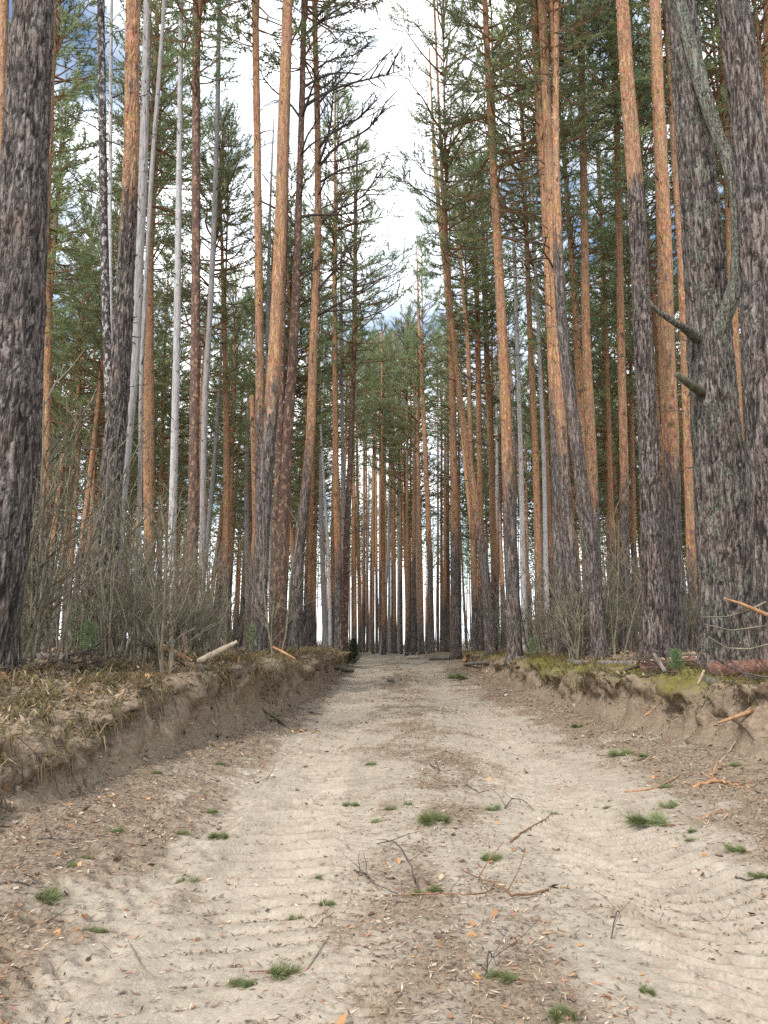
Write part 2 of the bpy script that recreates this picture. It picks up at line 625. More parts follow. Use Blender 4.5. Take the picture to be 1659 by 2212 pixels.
M = {}
M['bark'] = mat_bark('pine_bark')
M['bark_lichen'] = mat_bark('pine_bark_with_lichen', 0.85)
M['boughbark'] = mat_bark('lichen_grown_bough_bark', 1.0, 0.30)
M['silver'] = mat_dead('silver_dead_wood', (0.24, 0.22, 0.21), (0.46, 0.44, 0.43), (0.66, 0.64, 0.63))
M['grey'] = mat_dead('grey_dead_wood', (0.12, 0.11, 0.105), (0.27, 0.25, 0.24), (0.42, 0.40, 0.385))
M['peeling'] = mat_dead('peeling_dead_bark', (0.20, 0.18, 0.17), (0.36, 0.34, 0.33), (0.48, 0.46, 0.44), (0.07, 0.055, 0.05))
M['flaky'] = mat_dead('flaky_red_bark', (0.15, 0.085, 0.06), (0.27, 0.165, 0.115), (0.40, 0.28, 0.21), (0.15, 0.095, 0.075))
M['deadtwig'] = mat_plain('dead_branch_bark', (0.035, 0.028, 0.024), (0.14, 0.11, 0.095), 14, (1, 1, 1), 0.4)
M['twigbark'] = mat_plain('shrub_bark', (0.085, 0.072, 0.050), (0.26, 0.232, 0.168), 8, (1, 1, 1), 0.3)
M['limb'] = mat_plain('pine_limb_bark', (0.10, 0.055, 0.03), (0.30, 0.16, 0.085), 9, (1, 1, 1), 0.4)
M['needle'] = mat_needle('pine_needles')
M['sprig'] = mat_tint('sprig_needles', 0.6, 0.3, 0.3)
M['blade'] = mat_tint('grass_blades', 0.7, 0.35)
M['leaf'] = mat_tint('dry_leaf', 0.7, 0.2)
M['debris'] = mat_tint('needle_litter', 0.9, 0.0, 0.1)
M['ground'] = mat_ground('forest_ground', True)
M['cutwood'] = mat_plain('fresh_cut_wood', (0.42, 0.27, 0.14), (0.62, 0.45, 0.27), 25, (1, 1, 1), 0.3)
M['palewood'] = mat_plain('pale_broken_wood', (0.30, 0.22, 0.15), (0.56, 0.46, 0.35), 18, (1, 1, 0.15), 0.5)
M['orangewood'] = mat_plain('orange_broken_wood', (0.17, 0.085, 0.045), (0.46, 0.27, 0.145), 16, (1, 1, 0.2), 0.5)
M['greywood'] = mat_plain('weathered_log', (0.07, 0.06, 0.05), (0.26, 0.23, 0.20), 16, (1, 1, 0.2), 0.7, 0.02)
M['darkwood'] = mat_plain('rotten_dark_wood', (0.015, 0.012, 0.01), (0.09, 0.07, 0.055), 16, (1, 1, 0.3), 0.8, 0.02)
M['mosswood'] = mat_plain('mossy_log', (0.045, 0.042, 0.025), (0.17, 0.16, 0.11), 14, (1, 1, 0.4), 0.8, 0.02)


def mat_redlog():
    t = NT('red_log_bark')
    c = t.coord((1, 1, 1))
    n1 = t.noise(c, 22, 5, 0.75)
    colr = t.ramp(n1, [(0.28, (0.04, 0.020, 0.014)), (0.46, (0.12, 0.058, 0.040)), (0.62, (0.21, 0.118, 0.084)), (0.80, (0.36, 0.27, 0.22))])
    t.l.new(colr, t.p.inputs['Base Color'])
    t.p.inputs['Roughness'].default_value = 0.6
    t.bump(n1, 0.9, 0.02)
    return t.m


M['redlog'] = mat_redlog()


# ------------------------------------------------------------------ the ground: one continuous surface in five pieces
BANKPTS = {}


def build_ground():
    ys = [-4.0]
    while ys[-1] < 2.2:
        ys.append(ys[-1] + 0.06)
    while ys[-1] < 62:
        ys.append(ys[-1] + max(0.016, 0.0042 * ys[-1]))
    near_n = len(ys)
    while ys[-1] < 900:
        ys.append(ys[-1] * 1.12)
    ys = np.array(ys)
    xl, xr = foot_left(ys), foot_right(ys)

    def piece(name, cols, kind_lab):
        """cols: (rows, n) array of x"""
        n = cols.shape[1]
        Y = np.repeat(ys[:, None], n, 1)
        X = cols.copy()
        Z = H(X, Y)
        # let the bank faces bulge and undercut
        tl = (xl[:, None] - X)
        tr = (X - xr[:, None])
        faceL = np.exp(-((tl - 0.30) / 0.20) ** 2)
        faceR = np.exp(-((tr - 0.26) / 0.18) ** 2)
        nz = fbm(X * 3, Y * 3.5, Z * 5, oct=4, seed=61) - 0.45
        lip = sstep(0.5, 0.85, Z)
        fade = 1 - sstep(30, 45, Y)
        X = X + fade * faceL * (0.70 * nz + 0.24 * lip)
        X = X - fade * faceR * (0.70 * nz + 0.26 * lip)
        Z = Z + fade * (faceL + faceR) * 0.26 * (fbm(X * 6, Y * 6, Z * 6, oct=3, seed=63) - 0.5)
        rg = 1 - np.abs(2 * fbm(X * 4.5, Y * 4.5, Z * 4.5, oct=3, seed=64) - 1)
        clod = fade * np.clip(faceL + faceR, 0, 1) * 0.16 * (rg - 0.75)
        X = X + np.where(tl > -0.1, clod, -clod)
        # wear maps: needle litter, bare soil, moss
        n0 = fbm(X * 0.9, Y * 0.6, seed=71)
        n1 = fbm(X * 2.3, Y * 1.4, seed=72)
        tracks = np.maximum(np.exp(-((X + 0.60) / 0.48) ** 2), np.exp(-((X - 1.40) / 0.60) ** 2))
        crown = np.exp(-((X - 0.45) / 0.30) ** 2)
        verge = np.maximum(sstep(-0.9, -1.7, X), sstep(1.85, 2.6, X))
        n2_ = fbm(X * 5.5, Y * 3.2, seed=73)
        lit = 0.46 + 0.44 * verge + 0.10 * crown - 0.44 * tracks + 0.6 * (n0 - 0.5) + 0.9 * (n1 - 0.5) + 1.3 * (n2_ - 0.5)
        lit = np.where((tl > 0) | (tr > 0), 1.0, lit)
        soil = np.clip(np.maximum(sstep(0.05, 0.2, tl) * sstep(0.95, 0.45, tl), sstep(0.05, 0.2, tr) * sstep(0.75, 0.4, tr)), 0, 1)
        moss = np.maximum(0.85 * np.exp(-((tr - 0.62) / 0.45) ** 2), 0.42 * np.exp(-((tl - 0.8) / 0.5) ** 2)) * (0.3 + 1.1 * fbm(X * 1.2, Y * 1.2, seed=75))
        moss = np.where((tl > 0) | (tr > 0), moss, 0)
        Z = Z + 0.10 * moss * fade * sstep(0.45, 0.7, fbm(X * 5, Y * 5, oct=2, seed=77)) * (tr > 0)
        v = np.stack([X, Y, Z], -1).reshape(-1, 3)
        BANKPTS[name] = (v, np.where(tl > 0, tl, tr).ravel())
        i = np.arange(len(ys) - 1)[:, None] * n
        j = np.arange(n - 1)[None, :]
        f = np.stack([i + j, i + j + 1, i + n + j + 1, i + n + j], -1).reshape(-1, 4)
        me = make_mesh(name, v, f, [M['ground']], None, True,
                       {'litter': np.clip(lit, 0, 1).ravel(), 'soil': soil.ravel(), 'moss': np.clip(moss, 0, 1).ravel()})
        o = link(name, me)
        tag(o, kind_lab, None, None, 'structure')
        return o

    def cols(a, b, n, p=1.0):
        t = np.linspace(0, 1, n) ** p
        return a[:, None] * (1 - t)[None, :] + b[:, None] * t[None, :]

    one = np.ones_like(ys)
    piece('sandy_road', cols(xl, xr, 270), 'sandy forest track with tyre treads in two ruts')
    piece('bank_left', cols(xl - 2.4, xl, 70), 'crumbling earth bank with hanging grass left of the track')
    piece('bank_right', cols(xr, xr + 2.4, 70), 'mossy undercut bank right of the track')
    fl = cols(-one * 55, xl - 2.4, 46, 0.55)
    fr = cols(xr + 2.4, one * 55, 46, 1 / 0.55)
    t = np.linspace(0, 1, 46)
    fl = (xl - 2.4)[:, None] + (-55 - (xl - 2.4))[:, None] * ((1 - t) ** 2)[None, :]
    fr = (xr + 2.4)[:, None] + (55 - (xr + 2.4))[:, None] * (t ** 2)[None, :]
    piece('forest_floor_left', fl, 'litter covered forest floor left of the track')
    piece('forest_floor_right', fr, 'litter covered forest floor right of the track')
    # open land beyond the wood on either side
    for s, nm in ((-1, 'open_field_left'), (1, 'open_field_right')):
        xs = s * np.array([55, 120, 300, 900.0])
        yy = np.array([-4, 60, 200, 900.0])
        v, f = [], []
        for b in yy:
            for a in xs:
                v.append((a, b, Hs(a, b, False) - 0.02))
        for r in range(3):
            for c in range(3):
                q = [r * 4 + c, r * 4 + c + 1, r * 4 + c + 5, r * 4 + c + 4]
                f.append(q if s > 0 else q[::-1])
        me = make_mesh(nm, np.array(v), np.array(f), [M['ground']], None, True, {'litter': np.ones(16), 'soil': np.zeros(16), 'moss': np.full(16, 0.3)})
        tag(link(nm, me), 'flat open ground beyond the pine wood', None, None, 'structure')


build_ground()


# ------------------------------------------------------------------ pine crowns (shared shapes)
def needle_tufts(P, D, ln, wd, per, tint, rng, spread=0.9):
    """sprays of thin pointed blades at points P along directions D -> verts, faces, tints"""
    n = len(P)
    P = np.repeat(P, per, 0)
    D = np.repeat(D, per, 0)
    T = np.repeat(tint, per, 0)
    m = n * per
    R = rng.normal(size=(m, 3))
    d = D + spread * R
    d /= np.linalg.norm(d, axis=1)[:, None] + 1e-9
    s = np.cross(d, rng.normal(size=(m, 3)))
    s /= np.linalg.norm(s, axis=1)[:, None] + 1e-9
    L = ln * rng.uniform(0.7, 1.25, (m, 1))
    W = wd * rng.uniform(0.7, 1.3, (m, 1))
    a = P + s * W * 0.5
    b = P - s * W * 0.5
    c = P + d * L
    v = np.stack([a, b, c], 1).reshape(-1, 3)
    f = np.arange(m * 3).reshape(-1, 3)
    T = T * rng.uniform(0.75, 1.3, (m, 1))
    return v, f, np.repeat(T, 3, 0)


def crown_mesh(name, L, R, seed, dense=1.0, shape='tall', skew=0.0, blade=1.0):
    rng = np.random.default_rng(seed)
    mb = MB()
    z = 0.1
    P, D, T = [], [], []
    skew_dir = rng.uniform(0, 6.28)
    while z < L - 0.15:
        f = z / L
        if shape == 'tall':
            prof = np.interp(f, [0, 0.12, 0.35, 0.7, 0.92, 1], [0.55, 0.85, 1.0, 0.75, 0.35, 0.15])
        else:
            prof = np.interp(f, [0, 0.2, 0.55, 0.85, 1], [0.8, 1.0, 0.95, 0.7, 0.3])
        for k in range(rng.integers(2, 5)):
            az = rng.uniform(0, 2 * math.pi)
            length = R * prof * rng.uniform(0.45, 1.15) * (1 + skew * math.cos(az - skew_dir))
            el = np.interp(f, [0, 0.4, 1], [0.02, 0.35, 0.95]) + rng.normal() * 0.16
            n = 7
            s = np.linspace(0, 1, n)
            curve = el + 0.45 * (s - 0.3) * rng.uniform(-0.3, 1.2)
            hd = np.cumsum(np.cos(curve)) / n * length
            hz = np.cumsum(np.sin(curve)) / n * length
            wig = az + 0.25 * (vnoise(s * 3 + z * 9, k, seed=seed) - 0.5)
            p = np.stack([np.cos(wig) * hd, np.sin(wig) * hd, z + hz], 1)
            p = np.concatenate([[[0, 0, z]], p])
            r = np.linspace(0.014 + 0.012 * length, 0.006, len(p))
            v, fc = tube(p, r, 4, False)
            mb.add(v, fc, 1)
            nb = max(4, int(length / 0.17 * dense))
            for q in range(nb):
                u = rng.uniform(0.22, 1.0) ** 0.75
                x = u * (len(p) - 1)
                i = min(int(x), len(p) - 2)
                o = p[i] + (p[i + 1] - p[i]) * (x - i)
                d0 = p[i + 1] - p[i]
                d0 = d0 / (np.linalg.norm(d0) + 1e-9)
                side = np.cross(d0, [0, 0, 1]) * (1 if rng.random() < 0.5 else -1)
                d = d0 * 0.7 + side * rng.uniform(0.3, 1.0) + np.array([0, 0, rng.uniform(-0.25, 0.55)])
                d /= np.linalg.norm(d)
                bl = rng.uniform(0.22, 0.62) * (0.55 + 0.45 * min(1, length))
                e = o + d * bl + np.array([0, 0, 0.12 * bl])
                mb.add(*tube(np.array([o, e]), [0.006, 0.003], 3, False), 1)
                base = np.array([0.215, 0.275, 0.155]) if rng.random() < 0.55 else np.array([0.270, 0.312, 0.140])
                base = base * rng.uniform(0.75, 1.25)
                for w in np.arange(0.25, 1.05, 0.088 / bl):
                    P.append(o + (e - o) * w)
                    D.append(d)
                    T.append(base)
        z += rng.uniform(0.22, 0.5)
    # the leader at the top
    v, fc = tube(np.array([[0, 0, 0], [0.03, 0, L * 0.5], [0, 0, L]]), [0.05, 0.035, 0.01], 5, False)
    mb.add(v, fc, 1)
    P, D, T = np.array(P), np.array(D), np.array(T)
    v, fc, tt = needle_tufts(P, D, 0.15, 0.024 * blade, 6, T, rng, 0.65)
    mb.add(v, fc, 0, tt)
    me = mb.mesh(name, [M['needle'], M['limb']], False)
    return me


CROWN_L = [11.0, 10.0, 12.0, 9.0, 11.5, 7.5, 10.0]
CROWN_R = [2.4, 2.0, 2.6, 2.3, 1.9, 1.8, 2.6]
CROWNS = [crown_mesh('crown_shape', CROWN_L[k], CROWN_R[k], 100 + k, (1.0, 1.0, 0.95, 1.05, 1.05, 1.0, 1.5)[k], 'round' if k in (3, 5, 6) else 'tall', 0.28, 0.8 if k == 6 else 1.0) for k in range(7)]


# ------------------------------------------------------------------ dead branches (shared shapes, about 1 m long, growing along +X)
def branch_mesh(name, seed, twiggy=1, droop=0.1):
    rng = np.random.default_rng(seed)
    mb = MB()
    n = 7
    s = np.linspace(0, 1, n)
    p = np.stack([s, 0.10 * np.sin(s * rng.uniform(2, 5) + rng.uniform(0, 6)) * s, rng.uniform(-droop, 0.25) * s ** 1.6 + 0.04 * np.sin(s * 7)], 1)
    mb.add(*tube(p, np.linspace(0.018, 0.004, n), 5), 0)
    for k in range(int(5 * twiggy)):
        u = rng.uniform(0.25, 0.95)
        i = min(int(u * (n - 1)), n - 2)
        o = p[i] + (p[i + 1] - p[i]) * (u * (n - 1) - i)
        d = np.array([rng.uniform(0.4, 1), rng.choice([-1, 1]) * rng.uniform(0.3, 1), rng.uniform(-0.3, 0.6)])
        d /= np.linalg.norm(d)
        l = rng.uniform(0.12, 0.4)
        m = o + d * l * 0.5 + rng.normal(size=3) * 0.02
        e = o + d * l + np.array([0, 0, 0.06 * l]) + rng.normal(size=3) * 0.03
        mb.add(*tube(np.array([o, m, e]), [0.007, 0.005, 0.003], 4), 0)
        if twiggy > 1.5:
            for w in range(2):
                d2 = d + rng.normal(size=3) * 0.5
                mb.add(*tube(np.array([m, m + d2 / np.linalg.norm(d2) * l * 0.5]), [0.004, 0.002], 3), 0)
    return mb.mesh(name, [M['deadtwig']], True)


BR_BARE = [branch_mesh('branch_shape', 200 + k, 0.4) for k in range(4)]
BR_TWIG = [branch_mesh('branch_shape', 220 + k, 2.6, 0.25) for k in range(4)]


# ------------------------------------------------------------------ pines
def trunk_mesh(name, pts, rad, zt, mat, ring, sides, seed, amp, flare=0.35, orange_to=None, soft=1.4, fine_to=None):
    """pts, rad: centre line and radius (relative to the base); zt: height where old bark gives way to orange"""
    pts, rad = np.asarray(pts, float), np.asarray(rad, float)
    seg = np.concatenate([[0], np.cumsum(np.linalg.norm(np.diff(pts, axis=0), axis=1))])
    Lt = seg[-1]
    m = max(8, int(Lt / ring))
    # finer rings low down where they show
    u = np.linspace(0, Lt, m)
    if fine_to:
        u = np.concatenate([np.arange(0, fine_to, 0.03), np.arange(fine_to, Lt, 0.25), [Lt]])
        m = len(u)
    c = np.stack([np.interp(u, seg, pts[:, k]) for k in range(3)], 1)
    k = max(1, int(0.9 / (Lt / m))) if not fine_to else 28
    if k > 1:                                                     # soften the kinks of the centre line
        ker = np.ones(2 * k + 1) / (2 * k + 1)
        for a in range(3):
            pad = np.concatenate([2 * c[0, a] - c[k:0:-1, a], c[:, a], 2 * c[-1, a] - c[-2:-k - 2:-1, a]])
            c[:, a] = np.convolve(pad, ker, 'valid')
    r = np.interp(u, seg, rad)
    r = r * (1 + flare * np.exp(-u / 0.28))
    th = np.linspace(0, 2 * math.pi, sides, endpoint=False)
    U, TH = np.meshgrid(u, th, indexing='ij')
    cx, cy = np.cos(TH) * 2.2, np.sin(TH) * 2.2
    disp = amp * (fbm(cx * 3 + seed, cy * 3, U * 2.2, oct=3, seed=seed) - 0.5) * 2
    disp += 0.6 * amp * (vnoise(cx * 8, cy * 8, U * 7, seed=seed + 3) - 0.5)
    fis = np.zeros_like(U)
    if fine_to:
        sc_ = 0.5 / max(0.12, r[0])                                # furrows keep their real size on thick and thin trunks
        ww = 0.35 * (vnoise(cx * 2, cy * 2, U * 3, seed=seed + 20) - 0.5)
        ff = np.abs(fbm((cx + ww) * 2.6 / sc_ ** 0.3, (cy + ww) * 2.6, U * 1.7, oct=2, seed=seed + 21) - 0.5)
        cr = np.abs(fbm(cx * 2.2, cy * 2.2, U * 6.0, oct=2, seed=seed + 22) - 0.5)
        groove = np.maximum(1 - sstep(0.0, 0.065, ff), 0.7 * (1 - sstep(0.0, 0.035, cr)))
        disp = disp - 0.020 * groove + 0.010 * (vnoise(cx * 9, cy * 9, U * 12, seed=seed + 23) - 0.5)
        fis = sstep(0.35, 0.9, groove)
    root = np.exp(-U / 0.22) * 0.22 * r[:, None] * np.cos(TH * 4 + seed)
    v, f = tube(c, r, sides, True, disp + root)
    zz = np.concatenate([np.repeat(u, sides), [u[-1], u[0]]])
    thn = np.concatenate([TH.ravel(), [0, 0]])
    bark = sstep(zt - soft, zt + soft, zz + 1.6 * (fbm(np.cos(thn) * 1.3 + seed, np.sin(thn) * 1.3, zz * 0.6, seed=seed + 9) - 0.5))
    knots = vnoise(np.cos(thn) * 2 + 7, np.sin(thn) * 2, zz * 1.6, seed=seed + 12)
    bark = bark * (1 - 0.55 * sstep(0.80, 0.92, knots))
    if orange_to is not None:
        bark = bark * orange_to
    return make_mesh(name, v, f, [mat], None, True, {'bark': bark, 'fis': np.concatenate([fis.ravel(), [0, 0]])}), c, r, u


def stub_mesh(c, r, u, z0, z1, n, seed, size=1.0):
    rng = np.random.default_rng(seed)
    mb = MB()
    for k in range(n):
        z = rng.uniform(z0, z1)
        i = int(np.clip(np.searchsorted(u, z), 1, len(u) - 1))
        az = rng.uniform(0, 2 * math.pi)
        o = c[i] + 0.85 * r[i] * np.array([math.cos(az), math.sin(az), 0])
        l = size * rng.choice([0.04, 0.07, 0.12, 0.2], p=[.35, .35, .2, .1]) * rng.uniform(0.7, 1.3) + 0.15 * r[i]
        d = np.array([math.cos(az), math.sin(az), rng.uniform(-0.2, 0.7)])
        d /= np.linalg.norm(d)
        rr = rng.uniform(0.006, 0.013)
        mb.add(*tube(np.array([o, o + d * l * 0.6, o + d * l + np.array([0, 0, 0.1 * l])]), [rr * 1.3, rr, rr * 0.6], 4), 0)
    return mb.mesh('twig_stubble', [M['deadtwig']], False)


HERO = []


def pine(label, d, pts, zt_Y=None, zt=None, kind='live', crown=None, name='pine_tree', height=21.0, branches=(), stubs=40,
         cat='pine tree', group=None, flare=0.3, mat=None, crown_z=None, top_r=0.04, soft=2.2, orange_to=None, seed=None, lean_on=0.5, stub_size=1.0, crown_s=1.0):
    """pts: (X, Y, width) in photo units from the foot upwards; d metres down the road"""
    seed = seed if seed is not None else int(abs(pts[0][0]) * 7 + d * 13) % 9973
    rng = np.random.default_rng(seed)
    P, Rr = [], []
    for X, Y, w in pts:
        p, mpp = at(X, Y, d)
        P.append(np.array(p))
        Rr.append(0.5 * w * mpp)
    bx, by = P[0][0], P[0][1]
    gz = Hs(bx, by, False) - 0.06
    P[0][2] = gz
    # a gentle sway towards or away from the road as well, growing with height
    sway = rng.normal() * 0.012
    for k in range(1, len(P)):
        P[k][1] += sway * (P[k][2] - gz)
    base = Vector((bx, by, gz))
    if height > 0:
        height = max(height, P[-1][2] - gz + 3.0)
    if P[-1][2] < gz + height and height > 0:
        dirv = (P[-1] - P[-2]) / (P[-1][2] - P[-2][2])
        z_end = gz + height
        nst = 3
        for k in range(1, nst + 1):
            dz = (z_end - P[-1 - (k - 1)][2]) / (nst - k + 1)
            q = P[-1] + np.array([dirv[0] * lean_on * dz, dirv[1] * lean_on * dz, dz])
            P.append(q)
            Rr.append(Rr[-1] + (top_r - Rr[-1]) * (k / nst))
    P = np.array(P) - np.array(base)[None, :]
    if zt is None:
        zt = (at(pts[0][0], zt_Y, d)[0].z - gz) if zt_Y is not None else 99.0
    m = mat or M[{'live': 'bark', 'silver': 'silver', 'grey': 'grey', 'peeling': 'peeling', 'flaky': 'flaky'}[kind]]
    close = d < 12
    ring = 0.05 if close else (0.10 if d < 22 else 0.25)
    sides = (80 if d < 9.5 else 64) if d < 13.5 else (22 if d < 22 else 12)
    amp = 0.020 if close else (0.012 if d < 22 else 0.008)
    if kind in ('silver', 'grey'):
        amp *= 0.5
    if kind == 'flaky':
        amp *= 1.6
    if group is None:
        HERO.append(base.x / base.y)
    root = thing(name, base, label, cat, group)
    me, c, r, u = trunk_mesh('trunk', P, Rr, zt, m, ring, sides, seed, amp, flare, orange_to, soft, min(d + 2.2, 0.9 * P[-1][2]) if d < 13.5 and kind == 'live' else None)
    tr_o = link('trunk', me, root)
    Ht = u[-1]
    vis = min(Ht, (d * 1.0 + 1.5))
    if stubs:
        s = stub_mesh(c, r, u, 0.8, vis, stubs, seed + 1, stub_size)
        tag(link('twig_stubble', s, tr_o), kind='stuff')
    for b in branches:                                         # (Y or height, length, azimuth deg, rise deg, twiggy)
        Yb, length, az, rise, tw = b
        zb = at(pts[0][0], Yb, d)[0].z - gz
        i = int(np.clip(np.searchsorted(c[:, 2], zb), 1, len(u) - 2))
        o = c[i] + 0.7 * r[i] * np.array([math.cos(math.radians(az)), math.sin(math.radians(az)), 0])
        me_b = (BR_TWIG if tw else BR_BARE)[int(rng.integers(4))]
        link('branch', me_b, tr_o, o, (rng.uniform(-0.6, 0.6), -math.radians(rise), math.radians(az)), length)
    if crown is not None:
        cz = crown_z if crown_z is not None else Ht - CROWN_L[crown] * crown_s
        i = int(np.clip(np.searchsorted(c[:, 2], cz), 1, len(u) - 2))
        link('crown', CROWNS[crown], root, c[i], (0, 0, rng.uniform(0, 6.28)), crown_s)
    return root


def rb(seed, Y0, Y1, n, l0, l1, azs=(0, 180), rise=(-10, 35), tw=0.3):
    """a handful of dead branches between two photo heights"""
    rng = np.random.default_rng(seed)
    out = []
    for k in range(n):
        out.append((rng.uniform(Y0, Y1), rng.uniform(l0, l1), rng.choice(azs) + rng.uniform(-50, 50), rng.uniform(*rise), rng.random() < tw))
    return out


# --- left of the track, from the frame edge inwards
pine('massive dark furrowed pine trunk filling the left edge of the frame', 7.0,
     [(-45, 1420, 122), (-8, 1200, 120), (18, 1000, 116), (28, 700, 112), (42, 400, 98), (58, 0, 82)], zt_Y=-900, crown=0, stubs=12, flare=0.15, height=22)
pine('dark pine trunk close behind the massive left edge trunk, orange at the top', 12.0,
     [(52, 1395, 46), (62, 1100, 42), (75, 700, 34), (97, 350, 26), (107, 0, 22)], zt_Y=560, crown=1, stubs=14, flare=0.15)
pine('orange pine stem cut by the top left corner', 14.0, [(-40, 1395, 34), (-22, 900, 28), (0, 350, 22), (8, 0, 20)], zt_Y=1000, crown=2, stubs=14)
pine('slim pale orange pine just right of the massive left edge trunk', 20.0,
     [(90, 1390, 22), (98, 1100, 18), (103, 745, 15), (101, 500, 13), (99, 330, 12)], zt_Y=1080, crown=4, stubs=40)
pine('blackened dead pine with loose bark, left of the tall mottled orange pine', 15.0,
     [(252, 1390, 26), (243, 1000, 22), (231, 740, 18), (224, 500, 17), (217, 0, 15)], kind='peeling', stubs=40, name='dead_pine', cat='dead tree', height=17,
     branches=rb(1, 0, 600, 5, 0.3, 0.9))
pine('thin bleached white dead pine touching the blackened dead one', 17.0,
     [(246, 1388, 13), (240, 1000, 12), (239, 740, 10), (238, 500, 9), (242, 0, 6)], kind='silver', stubs=50, name='dead_pine', cat='dead tree', height=17, flare=0.1,
     branches=rb(2, 0, 500, 14, 0.4, 1.3, tw=0.7))
pine('tall pine with mottled orange top and thick dark lower trunk, left of the shrub thicket', 11.0,
     [(218, 1395, 56), (240, 1050, 46), (262, 800, 43), (272, 600, 37), (284, 400, 32), (287, 200, 30), (289, 0, 29)], zt_Y=430, crown=0, stubs=30, soft=1.3,
     branches=[(842, 0.45, -5, 8, 0)] + rb(3, 150, 900, 5, 0.15, 0.4))
pine('weathered grey dead pine leaning away behind the mottled orange pine', 13.0,
     [(236, 1390, 24), (252, 1200, 23), (268, 1050, 22), (283, 900, 21), (296, 790, 20), (303, 600, 19), (314, 400, 20), (320, 240, 16), (325, 0, 12)], kind='grey', stubs=55,
     name='dead_pine', cat='dead tree', height=15, branches=rb(4, 60, 560, 9, 0.3, 0.9))
pine('short forked grey stem beside the weathered grey dead pine', 13.2,
     [(302, 1388, 7), (300, 800, 8), (322, 330, 9), (332, 200, 9), (341, 60, 8)], kind='grey', stubs=25, name='dead_pine', cat='dead tree', height=14.5,
     branches=rb(5, 60, 350, 5, 0.3, 0.8), crown=5, crown_s=0.5, flare=0.1)
pine('bright orange pine behind the weathered grey dead one', 22.0,
     [(322, 1388, 24), (326, 1000, 20), (328, 745, 17), (330, 480, 14)], zt_Y=1230, crown=2, stubs=30, height=20)
pine('bleached silver dead pine left of the brown scaly pine', 17.0,
     [(370, 1388, 20), (374, 1150, 17), (379, 1000, 16), (387, 745, 15), (392, 500, 13), (397, 250, 11), (402, 0, 9)], kind='silver', stubs=70, name='dead_pine', cat='dead tree',
     height=18, branches=rb(6, 0, 700, 9, 0.3, 0.8))
pine('straight brown scaly pine right of the bleached silver dead one', 16.0,
     [(413, 1390, 27), (416, 1100, 22), (420, 745, 20), (420, 400, 18), (419, 0, 16)], kind='flaky', crown=1, stubs=60, height=20, stub_size=0.7)
pine('slender grey dead pine bowing right of the brown scaly pine', 19.0,
     [(438, 1388, 15), (438, 1050, 13), (442, 850, 13), (452, 690, 12), (462, 450, 11), (468, 250, 10), (471, 0, 9)], kind='grey', stubs=70, name='dead_pine', cat='dead tree', height=19,
     branches=rb(7, 0, 500, 12, 0.4, 1.2, tw=0.7))
pine('brown pine with dark foot, left partner of the tight dark clump', 15.4,
     [(566, 1395, 26), (563, 1100, 24), (560, 745, 18), (556, 400, 16), (550, 0, 14)], zt_Y=930, crown=4, stubs=70, orange_to=0.85,
     branches=rb(8, 60, 760, 9, 0.2, 0.8))
pine('tall clean orange pine rising from the tight dark clump left of the track', 15.0,
     [(556, 1397, 34), (566, 1150, 32), (578, 980, 30), (590, 830, 30), (597, 700, 28), (606, 500, 26), (613, 250, 24), (622, 0, 22)], zt_Y=850, crown=3, stubs=40, soft=1.6,
     branches=rb(9, 80, 800, 4, 0.2, 0.6))
pine('flaking pinkish dead pine squeezed inside the tight dark clump', 17.5,
     [(588, 1392, 17), (593, 1150, 15), (600, 980, 14), (606, 778, 13), (612, 500, 11)], kind='flaky', stubs=50, name='dead_pine', cat='dead tree', height=14)
pine('dark red barked pine, right partner of the tight dark clump', 16.5,
     [(600, 1393, 29), (608, 1180, 25), (618, 1000, 23), (625, 850, 21), (634, 745, 19), (642, 500, 15), (650, 250, 13), (655, 0, 12)], kind='flaky', crown=5, height=19, stubs=60,
     branches=rb(10, 20, 700, 16, 0.7, 2.6, azs=(0, 0, -30, 180), rise=(0, 40), tw=0.75))
pine('reddish pine with many long bare branches reaching over the track', 18.0,
     [(630, 1392, 27), (646, 1180, 23), (660, 1060, 21), (671, 945, 20), (676, 745, 18), (687, 500, 15), (685, 250, 13), (678, 0, 11)], zt_Y=1010, crown=None, height=20, stubs=60, orange_to=0.9,
     branches=rb(11, -60, 760, 24, 1.0, 3.0, azs=(0, 0, 20, -30), rise=(-2, 42), tw=0.95))
pine('orange pine with even rows of dead branch stubs, by the dark juniper', 27.0,
     [(732, 1394, 20), (731, 1240, 16), (725, 1024, 14), (723, 778, 11), (722, 600, 9)], zt_Y=1200, crown=1, height=19, stubs=40,
     branches=rb(12, 640, 1300, 26, 0.4, 1.3, rise=(5, 40), tw=0.5))
pine('dead pine with ragged orange flakes nearest the left edge of the far track', 27.6,
     [(744, 1394, 17), (748, 1178, 14), (757, 993, 12), (764, 778, 11), (767, 640, 9)], kind='flaky', crown=0, height=18, stubs=60,
     branches=rb(13, 640, 1150, 12, 0.4, 1.2, tw=0.5))
pine('thin pale grey pole leaning left behind the stub covered orange pine', 30.0,
     [(714, 1390, 8), (711, 1224, 7), (700, 1050, 6), (692, 916, 4)], kind='silver', stubs=10, name='dead_pine', cat='dead tree', height=0, flare=0.1)
pine('broken orange snag with a bare splintered top, left of the tight dark clump', 21.0,
     [(558, 1390, 16), (552, 1100, 13), (549, 960, 12), (545, 858, 11)], zt_Y=1300, stubs=12, name='broken_snag', cat='dead tree', height=0)
pine('thin grey dead pine between the stub covered pine and its ragged neighbour', 31.0,
     [(741, 1390, 10), (741, 1100, 8), (738, 778, 7), (737, 600, 5)], kind='grey', stubs=24, name='dead_pine', cat='dead tree', height=15)

